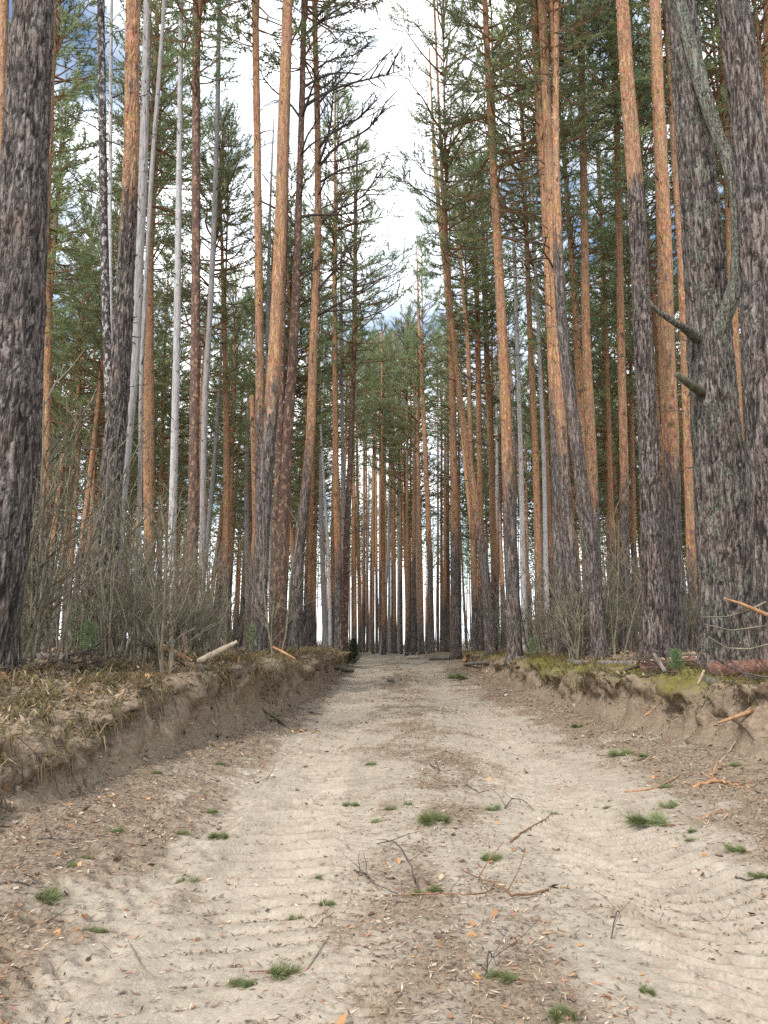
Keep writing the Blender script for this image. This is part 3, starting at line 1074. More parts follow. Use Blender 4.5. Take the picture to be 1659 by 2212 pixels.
# --- right of the track, from the far end outwards
pine('slim orange pine at the far right corner of the track', 46.0,
     [(932, 1402, 15), (928, 1195, 12), (920, 995, 10), (914, 880, 9), (905, 700, 7)], zt_Y=1190, crown=4, height=20, stubs=24)
pine('straight orange pine second from the far right corner of the track', 48.0,
     [(911, 1404, 12), (908, 1240, 11), (905, 1100, 9), (902, 900, 7)], zt_Y=1330, crown=1, height=19, stubs=20)
pine('dark branchy orange pine left of the curved pine, its crown leaning over the track', 31.0,
     [(985, 1402, 24), (984, 1245, 21), (981, 1045, 17), (975, 745, 13), (965, 600, 12), (950, 475, 10), (938, 325, 8)], zt_Y=1150, crown=3, crown_z=13.5, height=23, stubs=40,
     branches=rb(14, 400, 1250, 18, 0.5, 1.6, azs=(180, 180, 0), rise=(-5, 35), tw=0.4))
pine('curved orange pine bowing left over its dark foot', 23.0,
     [(1060, 1402, 24), (1050, 1250, 21), (1036, 1150, 18), (1022, 1045, 16), (1005, 945, 14), (992, 845, 13), (981, 745, 12), (972, 640, 10), (960, 480, 9)], zt_Y=1130, crown=2, height=20, stubs=50,
     branches=rb(15, 700, 1250, 6, 0.3, 1.1))
pine('slender straight orange pine behind the bowing one', 30.0,
     [(1026, 1398, 14), (1020, 1100, 11), (1010, 745, 9), (1000, 640, 8), (990, 525, 7)], zt_Y=1280, crown=1, height=19, stubs=30)
pine('left one of two parallel orange pines behind the bowing pine', 31.0,
     [(1042, 1398, 17), (1036, 1000, 13), (1032, 745, 12), (1028, 560, 10)], zt_Y=1260, crown=4, height=20, stubs=40)
pine('right one of two parallel orange pines behind the bowing pine', 32.0,
     [(1072, 1398, 17), (1062, 1000, 13), (1052, 745, 12), (1046, 560, 10)], zt_Y=1260, crown=0, height=20, stubs=40)
pine('stout orange pine with a full dark green crown nearest the track on the right', 18.4,
     [(1112, 1417, 33), (1105, 1195, 28), (1098, 1045, 26), (1094, 895, 24), (1087, 745, 22), (1080, 600, 20), (1072, 450, 18), (1061, 250, 15), (1050, 25, 12)], zt_Y=1030, crown=6, crown_z=11.2,
     height=20.5, stubs=40, branches=rb(16, 420, 900, 12, 0.4, 1.7, azs=(180, 160, 0), rise=(0, 30), tw=0.3))
pine('silver grey dead pine right of the stout crowned pine', 25.0,
     [(1134, 1398, 14), (1130, 1245, 12), (1125, 995, 10), (1117, 745, 9), (1112, 600, 8), (1105, 425, 6)], kind='silver', stubs=50, name='dead_pine', cat='dead tree', height=15)
pine('yellowish orange pine between the silver dead pine and the pale flaking one', 24.0,
     [(1166, 1400, 20), (1162, 1195, 16), (1157, 995, 14), (1145, 745, 12), (1138, 550, 11), (1130, 375, 9)], zt_Y=1290, crown=2, height=21, stubs=50)
pine('pale flaking dead pole right of the yellowish orange pine', 26.0,
     [(1184, 1398, 12), (1180, 1270, 11), (1175, 995, 9), (1164, 745, 8), (1158, 600, 7), (1150, 450, 5)], kind='silver', stubs=40, name='dead_pine', cat='dead tree', height=14)
pine('branchy dark footed pine, leftmost of the three crossing trunks', 17.5,
     [(1213, 1402, 31), (1207, 1145, 27), (1200, 945, 24), (1192, 745, 22), (1181, 500, 20), (1163, 250, 18), (1152, 0, 17)], zt_Y=860, crown=0, height=21, stubs=40,
     branches=rb(17, 120, 800, 12, 0.5, 1.8, azs=(180, 170, 0), rise=(5, 35), tw=0.25))
pine('orange and dark mottled pine, middle one of the three crossing trunks', 16.2,
     [(1250, 1414, 28), (1232, 1195, 26), (1216, 995, 24), (1205, 800, 23), (1198, 640, 21), (1186, 400, 20), (1178, 200, 19), (1168, 0, 18)], zt_Y=960, crown=3, height=21, stubs=40,
     branches=rb(18, 100, 760, 10, 0.4, 1.6, azs=(180, 180, 200), rise=(0, 40), tw=0.2))
pine('dark strongly leaning pine, rightmost of the three crossing trunks', 15.0,
     [(1297, 1415, 36), (1270, 1145, 30), (1244, 945, 28), (1218, 745, 24), (1207, 560, 22), (1203, 350, 14), (1202, 200, 13), (1204, 0, 12)], zt_Y=520, crown=4, height=20, stubs=40, soft=0.9,
     branches=rb(19, 480, 1100, 7, 0.15, 0.5))
pine('tall clean pinkish orange pine alone in the gap right of the crossing trunks', 19.0,
     [(1290, 1400, 31), (1283, 1145, 27), (1277, 945, 24), (1268, 745, 19), (1265, 500, 16), (1262, 250, 14), (1260, 0, 11)], zt_Y=1080, crown=1, height=22, stubs=30, soft=2.0,
     branches=rb(20, 0, 400, 6, 0.8, 1.8, tw=0.6))
pine('slim rosy barked pine just right of the pinkish orange one', 27.0,
     [(1326, 1398, 16), (1322, 1095, 12), (1314, 745, 10), (1309, 560, 8)], zt_Y=1180, crown=2, height=20, stubs=40)
pine('rough orange brown pine left of the two thick dark footed pines', 20.0,
     [(1352, 1402, 23), (1347, 995, 18), (1340, 745, 16), (1332, 350, 13), (1324, 100, 10)], zt_Y=1060, crown=6, height=19.5, stubs=60, crown_s=0.9)
pine('thick pine dark almost to the top, left of the pair right of centre', 12.8,
     [(1412, 1417, 52), (1408, 1195, 45), (1404, 995, 43), (1391, 745, 40), (1380, 500, 36), (1371, 350, 33), (1355, 150, 29), (1347, 0, 27)], zt_Y=400, crown=0, height=22, stubs=24, soft=0.8)
pine('thick glowing orange pine with dark foot, right of the pair right of centre', 14.2,
     [(1459, 1416, 45), (1452, 1195, 38), (1444, 945, 35), (1434, 745, 33), (1427, 500, 30), (1413, 250, 25), (1402, 0, 22)], zt_Y=1010, crown=2, height=22, stubs=36, soft=1.0,
     branches=rb(21, 40, 600, 5, 0.3, 0.9, azs=(0, 0, 180)))
pine('orange stem peeping out behind the thick pine that is dark almost to the top', 18.0,
     [(1420, 1405, 24), (1410, 900, 19), (1396, 500, 16), (1385, 300, 14), (1370, 0, 12)], zt_Y=1100, crown=4, height=21, stubs=20)
pine('orange pine between the glowing orange pine and the forked lichen trunk', 17.0,
     [(1502, 1404, 24), (1492, 1190, 21), (1476, 745, 18), (1468, 550, 16), (1450, 300, 14), (1440, 100, 12)], zt_Y=1240, crown=1, height=20, stubs=30)
pine('slim grey stem hard against the left side of the forked lichen trunk', 20.0,
     [(1524, 1402, 13), (1508, 1190, 11), (1490, 850, 10), (1480, 640, 8)], kind='grey', stubs=20, name='dead_pine', cat='dead tree', height=13)
forked = pine('massive forked pine with lichen covered dark bark at the right', 9.2,
     [(1580, 1412, 130), (1568, 1200, 118), (1556, 1050, 108), (1545, 945, 100), (1531, 745, 92), (1518, 560, 82), (1500, 350, 74), (1481, 150, 64), (1465, 0, 58)], mat=M['bark_lichen'], zt_Y=-700, crown=0,
     height=21, stubs=10, flare=0.12)
pine('dark leaning trunk cut by the right edge of the frame', 8.3,
     [(1694, 1430, 110), (1672, 1100, 100), (1651, 745, 94), (1640, 500, 86), (1625, 350, 78), (1601, 150, 68), (1577, 0, 62)], zt_Y=-600, crown=3, height=21, stubs=10, flare=0.12,
     branches=[(560, 0.22, 178, 22, 0), (285, 0.40, 176, 8, 0), (310, 0.30, 182, -4, 0)])
pine('brown orange pine seen in the gap between the forked trunk and the right edge trunk', 18.0,
     [(1612, 1404, 26), (1600, 1000, 22), (1592, 745, 19), (1581, 450, 17), (1570, 175, 15), (1562, 0, 13)], zt_Y=1050, crown=2, height=21, stubs=30)
pine('orange pine stem at the top right corner behind the right edge trunk', 17.0,
     [(1668, 1404, 24), (1655, 900, 19), (1640, 300, 14), (1635, 0, 12)], zt_Y=1100, crown=0, height=21, stubs=30)


# boughs of the forked pine
def bough(name, root, d, pts, mat, sides=14, seed=1, amp=0.008):
    P, Rr = [], []
    for X, Y, w, dd in pts:
        p, mpp = at(X, Y, d + dd)
        P.append(np.array(p) - np.array(root.location))
        Rr.append(0.5 * w * mpp)
    P, Rr = np.array(P), np.array(Rr)
    seg = np.concatenate([[0], np.cumsum(np.linalg.norm(np.diff(P, axis=0), axis=1))])
    u = np.linspace(0, seg[-1], max(8, int(seg[-1] / 0.06)))
    c = np.stack([np.interp(u, seg, P[:, k]) for k in range(3)], 1)
    k = 3
    ker = np.ones(2 * k + 1) / (2 * k + 1)
    for a in range(3):
        pad = np.concatenate([2 * c[0, a] - c[k:0:-1, a], c[:, a], 2 * c[-1, a] - c[-2:-k - 2:-1, a]])
        c[:, a] = np.convolve(pad, ker, 'valid')
    r = np.interp(u, seg, Rr)
    th = np.linspace(0, 2 * math.pi, sides, endpoint=False)
    U, TH = np.meshgrid(u, th, indexing='ij')
    disp = amp * 2 * (fbm(np.cos(TH) * 3, np.sin(TH) * 3, U * 5, oct=3, seed=seed) - 0.5)
    disp = disp + amp * 0.9 * (vnoise(U * 3.1, 0.0, seed=seed + 5) - 0.4) * np.ones_like(TH)
    v, f = tube(c, r, sides, True, disp)
    me = make_mesh(name, v, f, [mat], None, True, {'bark': np.zeros(len(v))})
    return link(name, me, root)


b1 = bough('bough', forked, 9.2, [(1512, 830, 26, 0.06), (1526, 770, 44, -0.10), (1545, 715, 46, -0.20), (1572, 668, 38, -0.26), (1592, 615, 30, -0.33), (1597, 500, 28, -0.4), (1588, 410, 27, -0.4), (1572, 340, 27, -0.4),
                                 (1550, 290, 26, -0.4), (1528, 230, 27, -0.38), (1512, 170, 29, -0.36), (1495, 110, 28, -0.34), (1478, 50, 26, -0.3), (1466, -10, 24, -0.3), (1452, -120, 20, -0.2)], M['boughbark'], 16, 5, 0.018)
for (X, Y, l, az, rz) in ((1596, 560, 0.14, 10, 20), (1590, 420, 0.22, 175, 10), (1556, 300, 0.34, 5, 12), (1540, 262, 0.18, 170, 40), (1508, 160, 0.3, 20, 50), (1575, 350, 0.16, 185, -5), (1594, 500, 0.2, 190, 30)):
    p_, _ = at(X, Y, 8.85)
    link('branch', BR_BARE[int(X) % 4], b1, Vector(p_) - forked.location, (0.3, -math.radians(rz), math.radians(az)), l * 1.5)
b1['label'] = 'sinuous second stem that swings out right and back across the trunk'
b2 = bough('bough', forked, 9.2, [(1525, 745, 30, 0), (1497, 722, 22, -0.3), (1465, 700, 15, -0.5), (1435, 682, 12, -0.6), (1412, 668, 10, -0.65), (1398, 652, 7, -0.7), (1390, 630, 4, -0.7)], M['boughbark'], 10, 6, 0.006)
b2['label'] = 'broken dead bough reaching left'
b3 = bough('bough', forked, 9.2, [(1520, 850, 24, -0.1), (1500, 838, 18, -0.4), (1480, 822, 16, -0.5), (1462, 808, 13, -0.55)], M['mosswood'], 9, 7, 0.006)
b3['label'] = 'short mossy broken bough stub'
for (X, Y, l, rz, az) in ((1455, 330, 0.16, 5, 178), (1460, 890, 0.22, 10, 180), (1520, 40, 0.30, 55, 160), (1490, 270, 0.2, -60, 20)):
    p, _ = at(X + (20 if az > 90 else -20), Y, 8.95)
    link('branch', BR_BARE[0], forked, Vector(p) - forked.location, (0, -math.radians(rz), math.radians(az)), l * 1.6)


SHORT = ['massive left edge trunk', 'dark left trunk behind it', 'top left corner stem', 'slim pale orange pine', 'blackened dead pine', 'thin white dead pine', 'tall mottled pine', 'leaning grey dead pine',
         'forked grey stem', 'bright orange left pine', 'bleached silver dead pine', 'brown scaly pine', 'bowing slender grey pine', 'left clump pine', 'tall clean clump pine', 'flaking clump pine',
         'dark red clump pine', 'long branched reddish pine', 'stub covered orange pine', 'ragged flaking dead pine', 'pale grey leaning pole', 'broken orange snag', 'thin grey far left pine',
         'far right corner pine', 'second far corner pine', 'dark branchy orange pine', 'curved bowing pine', 'slender straight orange pine', 'left parallel pine', 'right parallel pine', 'stout crowned pine',
         'silver right dead pine', 'yellowish orange pine', 'pale flaking pole', 'left crossing trunk', 'middle crossing trunk', 'right crossing trunk', 'pinkish orange pine', 'slim rosy pine',
         'rough orange brown pine', 'thick dark pine', 'glowing orange pine', 'peeping orange stem', 'pine left of fork', 'slim grey stem', 'forked lichen trunk', 'right edge trunk', 'gap pine beside the fork', 'top right corner stem']
assert len(SHORT) == len(HERO), (len(SHORT), len(HERO))
ORD = ['nearest', 'second nearest', 'third nearest', 'fourth nearest', 'fifth nearest', 'sixth nearest']
NTH = ['first', 'second', 'third', 'fourth', 'fifth', 'sixth', 'seventh', 'eighth', 'ninth', 'tenth', 'eleventh', 'twelfth', 'thirteenth', 'fourteenth', 'fifteenth', 'sixteenth', 'seventeenth', 'eighteenth',
       'nineteenth', 'twentieth', 'twenty first', 'twenty second', 'twenty third', 'twenty fourth', 'twenty fifth']


def label_by_landmark(objs, singular, plural, phrase):
    """tell alike things apart by the named trunk they show beside, then by how near they stand"""
    by = {}
    for o in objs:
        q = o.location.x / o.location.y
        k = min(range(len(HERO)), key=lambda i: abs(HERO[i] - q))
        by.setdefault((k, 'left' if q < HERO[k] else 'right'), []).append(o)
    for (k, sd_), lst in by.items():
        lst.sort(key=lambda o: o.location.y)
        for i, o in enumerate(lst):
            spot = 'just %s of the %s' % (sd_, SHORT[k])
            if len(lst) == 1:
                o['label'] = '%s showing %s' % (singular, spot)
            elif i < len(ORD):
                o['label'] = '%s of the %s %s' % (ORD[i], plural, spot)
            else:
                o['label'] = 'one of the far %s %s' % (plural, spot)
            o['group'] = '%s %s' % (phrase, spot)


# --- the thin trunks closing the far end of the track
far_x = [762, 767, 777, 785, 793, 801, 806, 814, 821, 829, 834, 841, 848, 853, 861, 867, 879, 886, 893, 898, 946, 953, 961, 968, 994]
frng = np.random.default_rng(5)
for k, X in enumerate(far_x):
    d = frng.uniform(50, 72)
    w = frng.uniform(0.19, 0.30) / d * FD
    lean = frng.normal() * 5
    kind = 'grey' if k in (11, 14) else 'live'
    pine('%s slim pine from the left in the distant row closing the track' % NTH[k], d,
         [(X, 1408, w * 1.15), (X - lean * 0.2, 1250, w), (X - lean * 0.6, 1050, w * 0.85), (X - lean, 850, w * 0.6)],
         zt_Y=frng.uniform(1180, 1370), kind=kind, crown=int(frng.integers(0, 6)), height=frng.uniform(16, 20), stubs=10, group='distant row of pines closing the track',
         name='pine_tree', flare=0.1)

# --- the rest of the wood: alike pines standing deeper in
BG = []
for k in range(7):
    rng = np.random.default_rng(300 + k)
    Ht = 19.5
    bend = rng.normal(size=2) * 0.35
    zz = np.linspace(0, Ht, 9)
    pts = np.stack([bend[0] * np.sin(zz / Ht * 3.0 + k), bend[1] * np.sin(zz / Ht * 2.5), zz], 1)
    pts[:, :2] -= pts[0, :2]
    rr = np.interp(zz / Ht, [0, 0.1, 0.5, 0.85, 1], [0.15, 0.128, 0.10, 0.05, 0.02])
    kind = 'bark' if k < 6 else 'grey'
    me, c, r, u = trunk_mesh('background_trunk', pts, rr, rng.uniform(2.0, 4.2), M[kind], 0.22, 12, 300 + k, 0.008, 0.25)
    st = stub_mesh(c, r, u, 1.0, 14, 55, 320 + k, 1.3)
    BG.append((me, st, c, u))
hero_xy = [(o.location.x, o.location.y) for o in bpy.data.objects if o.type == 'EMPTY']
brng = np.random.default_rng(77)
placed = list(hero_xy)
n_bg = 0
tries = 0
while n_bg < 285 and tries < 30000:
    tries += 1
    y = 15 + 62 * brng.random() ** 0.75
    x = brng.uniform(-1, 1) * (0.535 * y + 1.5)
    xl, xr = float(foot_left(np.array([y]))[0]), float(foot_right(np.array([y]))[0])
    edge = 1.9 if y < 30 else 1.2
    if xl - edge < x < xr + edge and y < 56:
        continue
    if y >= 56 and brng.random() < 0.25:
        continue
    if any((x - a) ** 2 + (y - b) ** 2 < (1.35 if y < 40 else 1.25) ** 2 for a, b in placed):
        continue
    placed.append((x, y))
    side = 'left' if x < 0 else 'right'
    k = int(brng.integers(0, 7))
    if k == 6 and brng.random() < 0.4:
        k = 0
    if k == 6:
        root = thing('dead_pine', (x, y, Hs(x, y, False) - 0.08), 'slim grey dead pine deep in the wood %s of the track' % side, 'dead tree', 'grey dead pines deep in the %s wood' % side)
    else:
        root = thing('pine_tree', (x, y, Hs(x, y, False) - 0.08), 'slim orange pine deep in the wood %s of the track' % side, 'pine tree', 'orange pines deep in the %s wood' % side)
    me, st, c, u = BG[k]
    sc = brng.uniform(0.86, 1.12)
    w = brng.uniform(0.75, 1.25)
    root.rotation_euler = (brng.normal() * 0.018, brng.normal() * 0.018, brng.uniform(0, 6.28))
    link('trunk', me, root, None, None, (w, w, sc))
    tag(link('twig_stubble', st, root, None, None, (w, w, sc)), kind='stuff')
    if k != 6:
        ci = int(brng.integers(0, 6))
        cs = brng.uniform(0.85, 1.15)
        cz = 19.5 * sc + 0.6 - CROWN_L[ci] * cs
        i = int(np.clip(np.searchsorted(u, cz / sc), 1, len(u) - 2))
        link('crown', CROWNS[ci], root, (c[i][0] * w, c[i][1] * w, cz), (0, 0, brng.uniform(0, 6.28)), (cs * 1.05, cs * 1.05, cs))
    for q in range(4):
        zb = brng.uniform(4, 11)
        i = int(np.clip(np.searchsorted(u, zb), 1, len(u) - 2))
        az = brng.uniform(0, 6.28)
        link('branch', BR_TWIG[int(brng.integers(4))], root, (c[i][0] * w, c[i][1] * w, zb * sc), (0, -brng.uniform(0, 0.5), az), brng.uniform(0.5, 1.5))
    n_bg += 1


bg_all = [o for o in bpy.data.objects if o.type == 'EMPTY' and 'deep in the' in o.get('label', '')]
label_by_landmark([o for o in bg_all if o['category'] == 'pine tree'], 'slim background pine', 'slim background pines', 'background pines')
label_by_landmark([o for o in bg_all if o['category'] == 'dead tree'], 'thin grey dead pine', 'thin grey snags', 'background dead pines')


def far_wood():
    rng = np.random.default_rng(41)
    mb = MB()
    P, D, T = [], [], []
    for k in range(210):
        y = rng.uniform(80, 125)
        x = rng.uniform(-0.56, 0.56) * y
        z0 = Hs(x, y, False) - 0.1
        h = rng.uniform(16, 21)
        r = rng.uniform(0.09, 0.16)
        dx = rng.normal() * 0.4
        lo = np.array([0.15, 0.12, 0.105]) * rng.uniform(0.8, 1.2)
        hi = np.array([0.42, 0.22, 0.115]) * rng.uniform(0.8, 1.2)
        zc = rng.uniform(2, 5)
        pts = np.array([[x, y, z0], [x + dx * 0.1, y, z0 + zc], [x + dx * 0.2, y, z0 + zc + 1.2], [x + dx, y, z0 + h]])
        v, f = tube(pts, [r * 1.15, r, r * 0.97, 0.03], 6, False)
        mb.add(v, f, 0, np.repeat(np.array([lo, lo, hi, hi]), 6, 0))
        L = rng.uniform(8, 11)
        n = 260
        zz = rng.random(n) * L
        rad = 1.9 * np.interp(zz / L, [0, 0.3, 0.8, 1], [0.6, 1, 0.55, 0.1]) * np.sqrt(rng.random(n))
        a = rng.uniform(0, 6.28, n)
        P.append(np.stack([x + dx * 0.7 + np.cos(a) * rad, y + np.sin(a) * rad, z0 + h - L + zz + 0.2], 1))
        D.append(np.stack([np.cos(a), np.sin(a), np.full(n, 0.3)], 1))
        T.append(np.tile(np.array([0.17, 0.23, 0.125]) * rng.uniform(0.75, 1.25), (n, 1)))
    v, f, tt = needle_tufts(np.concatenate(P), np.concatenate(D), 0.32, 0.10, 3, np.concatenate(T), rng, 0.7)
    mb.add(v, f, 0, tt)
    # low brush between the far trunks
    n = 9000
    y = rng.uniform(72, 120, n)
    x = rng.uniform(-0.56, 0.56, n) * y
    z = H(x, y, False)
    Pb = np.stack([x, y, z + rng.random(n) * 0.4], 1)
    Db = np.stack([rng.normal(size=n) * 0.4, rng.normal(size=n) * 0.4, np.ones(n)], 1)
    v, f, tt = needle_tufts(Pb, Db, 1.3, 0.035, 2, np.tile(np.array([0.20, 0.165, 0.125]), (n, 1)), rng, 0.3)
    mb.add(v, f, 0, tt)
    o = link('distant_wood', mb.mesh('distant_wood', [M['blade']], False))
    tag(o, 'far mass of thin pines and brush behind the end of the track', 'wood', None, 'stuff')


far_wood()


# ------------------------------------------------------------------ bare shrubs of the undergrowth
def shrub_mesh(name, seed, h, stems, spread, twig=1.0):
    rng = np.random.default_rng(seed)
    mb = MB()

    def grow(o, d, l, r, lev):
        n = 6 if lev == 0 else 4
        p = [o]
        dd = d / np.linalg.norm(d)
        for k in range(n - 1):
            dd = dd + rng.normal(size=3) * (0.10 if lev == 0 else 0.18) + np.array([0, 0, 0.05 if lev == 0 else 0.10])
            dd = dd / np.linalg.norm(dd)
            p.append(p[-1] + dd * l / (n - 1))
        p = np.array(p)
        mb.add(*tube(p, np.linspace(r, max(0.0035, r * 0.4), n), 5 if lev == 0 else 3, False), 0)
        if lev < 2:
            nb = int((10 if lev == 0 else 4) * twig * rng.uniform(0.7, 1.2))
            for q in range(nb):
                u = rng.uniform(0.15, 0.98)
                i = min(int(u * (n - 1)), n - 2)
                oo = p[i] + (p[i + 1] - p[i]) * (u * (n - 1) - i)
                side = rng.normal(size=3)
                side[2] = abs(side[2]) * 0.3
                nd = (p[i + 1] - p[i]) / np.linalg.norm(p[i + 1] - p[i]) * 0.75 + side / np.linalg.norm(side) * 0.8
                grow(oo, nd, l * rng.uniform(0.22, 0.45) * (1.1 - 0.5 * u), max(0.004, r * 0.45), lev + 1)

    for s in range(stems):
        spread = spread * 0.75
        a = rng.uniform(0, 6.28)
        o = np.array([math.cos(a) * 0.12 * rng.random(), math.sin(a) * 0.12 * rng.random(), -0.08])
        d = np.array([math.cos(a) * spread * rng.random(), math.sin(a) * spread * rng.random(), 1.0])
        grow(o, d, h * rng.uniform(0.6, 1.05), rng.uniform(0.012, 0.021), 0)
    return mb.mesh(name, [M['twigbark']], True)


SHRUBS = [shrub_mesh('shrub_shape', 400, 2.6, 3, 0.35), shrub_mesh('shrub_shape', 401, 2.1, 4, 0.5), shrub_mesh('shrub_shape', 402, 3.1, 2, 0.25),
          shrub_mesh('shrub_shape', 403, 1.5, 5, 0.6, 0.9), shrub_mesh('shrub_shape', 404, 2.4, 3, 0.7), shrub_mesh('shrub_shape', 405, 1.1, 5, 0.5, 0.8)]


def shrub(x, y, k, sc, label, group):
    o = link('bare_shrub', SHRUBS[k], None, (x, y, Hs(x, y, False)), (0, 0, random.uniform(0, 6.28)), (sc, sc, sc * random.uniform(0.9, 1.1)))
    tag(o, label, 'shrub', group)
    return o


srng = np.random.default_rng(9)
n = 0
while n < 100:                                                  # the thicket left of the track
    y = (srng.uniform(7.6, 11) if n < 35 else srng.uniform(8.0, 20)) if n < 85 else srng.uniform(18, 40)
    x0 = float(foot_left(np.array([y]))[0])
    x = x0 - (0.9 if y > 9 else 1.6) - (abs(srng.normal()) * 2.6 if n < 85 else srng.uniform(0, 0.45 * y))
    if x < -0.62 * y - 0.8:
        continue
    near = y < 11
    shrub(x, y, int(srng.integers(0, 6)), srng.uniform(0.8, 1.25) * (0.85 if x > x0 - 1.6 else 1.0),
          'leafless grey brown shrub in the thicket left of the track', 'bare shrubs left of the track')
    n += 1
n = 0
while n < 175:                                                  # thinner brush between the trunks on the right
    y = srng.uniform(14, 40)
    x0 = float(foot_right(np.array([y]))[0])
    x = x0 + 0.8 + srng.uniform(0, 0.42 * y) * srng.random() ** 0.5
    shrub(x, y, int(srng.choice([1, 3, 4, 0])), srng.uniform(0.75, 1.25), 'leafless grey shrub between the trunks right of the track', 'bare shrubs right of the track')
    n += 1
for k in range(40):                                            # far brush behind the end of the track
    y = srng.uniform(48, 66)
    x = srng.uniform(-14, 14)
    if -1.5 < x < 4.0 and y < 52:
        continue
    shrub(x, y, int(srng.choice([3, 5, 1])), srng.uniform(0.5, 0.9), 'low bare shrub behind the far end of the track', 'low bare shrubs behind the far end')

label_by_landmark([o for o in bpy.data.objects if o.name.startswith('bare_shrub') and o.get('group')], 'leafless shrub', 'leafless shrubs', 'bare shrubs')
# singled-out saplings that stand clear of the thicket
for X, Yf, d, k, sc, lab in ((300, 1440, 8.6, 2, 1.0, 'dark upright sapling growing out of the stump on the left bank'),
                             (238, 1430, 8.4, 0, 1.0, 'forked grey sapling left of the stump sapling'),
                             (590, 1405, 13.0, 4, 1.05, 'arching pale twigged sapling in front of the tight dark clump'),
                             (360, 1445, 8.2, 1, 1.05, 'bushy sapling leaning over the broken branches on the left bank'),
                             (118, 1440, 8.0, 0, 1.1, 'tall sapling in front of the massive left edge trunk'),
                             (55, 1440, 7.6, 4, 1.05, 'crooked sapling at the foot of the massive left edge trunk')):
    p, _ = at(X, Yf, d)
    o = shrub(p.x, d, k, sc, lab, None)


# ------------------------------------------------------------------ small evergreens
def young_pine(label, X, Yf, d, h, seed, cat='sapling', dark=False, name='pine_sapling'):
    rng = np.random.default_rng(seed)
    p, _ = at(X, Yf, d)
    root = thing(name, (p.x, d, Hs(p.x, d, False) - 0.02), label, cat)
    st = MB()
    st.add(*tube(np.array([[0, 0, 0], [0.01, 0, h * 0.5], [0, 0.01, h]]), [0.014, 0.010, 0.004], 6), 0)
    fo = MB()
    P, D, T = [], [], []
    for z in np.linspace(h * (0.15 if dark else 0.35), h, 6 if not dark else 14):
        for k in range(5 if not dark else 8):
            az = rng.uniform(0, 6.28)
            l = (h * 0.28) * (1.15 - 0.8 * z / h) * rng.uniform(0.7, 1.2)
            e = np.array([math.cos(az) * l, math.sin(az) * l, z + l * (0.5 if not dark else 0.9)])
            o = np.array([0, 0, z])
            st.add(*tube(np.array([o, e]), [0.004, 0.002], 3, False), 0)
            for w in np.arange(0.25, 1.01, 0.09 if dark else 0.14):
                P.append(o + (e - o) * w)
                D.append((e - o) / np.linalg.norm(e - o))
                T.append(np.array([0.17, 0.26, 0.115]) if not dark else np.array([0.022, 0.038, 0.02]))
    v, f, tt = needle_tufts(np.array(P), np.array(D), 0.08 if not dark else 0.05, 0.005 if not dark else 0.012, 4 if not dark else 7, np.array(T), rng, 0.7)
    fo.add(v, f, 0, tt)
    link('stem', st.mesh('stem', [M['twigbark']]), root)
    link('needle_foliage', fo.mesh('needle_foliage', [M['sprig']], False), root)
    return root


young_pine('small feathery green pine sapling among the twigs at far left', 160, 1400, 9.5, 0.65, 1)
young_pine('lower green pine seedling just right of the feathery sapling', 192, 1432, 8.6, 0.45, 2)
young_pine('tiny bright green pine seedling at the foot of the tight dark clump', 545, 1400, 14.0, 0.55, 3)
young_pine('dark green juniper bush at the left edge of the far track', 762, 1408, 27.0, 0.95, 4, 'bush', True, 'juniper_bush')
young_pine('green pine seedling between the two logs on the right bank', 1462, 1440, 9.4, 0.3, 5)
young_pine('low green pine seedling left of the three crossing trunks', 1150, 1412, 18.0, 0.5, 6)


# ------------------------------------------------------------------ logs and broken wood
def wood(name, label, pts, mat, cat, widths, ends=None, sides=14, amp=0.006, seed=1, stubs=0, group=None, lift=0.5):
    """pts: photo points laid on the ground, or (X, Y, d) points in space; widths in photo units"""
    P, R_ = [], []
    for q, w in zip(pts, widths):
        if len(q) == 2:
            p, mpp = hit(*q)
            r = 0.5 * w * mpp
            p = p + Vector((0, 0, r * (2 * lift - 0.15)))
        else:
            p, mpp = at(*q)
            r = 0.5 * w * mpp
        P.append(np.array(p))
        R_.append(r)
    return wood3(name, label, P, R_, mat, cat, ends, sides, amp, seed, stubs, group)


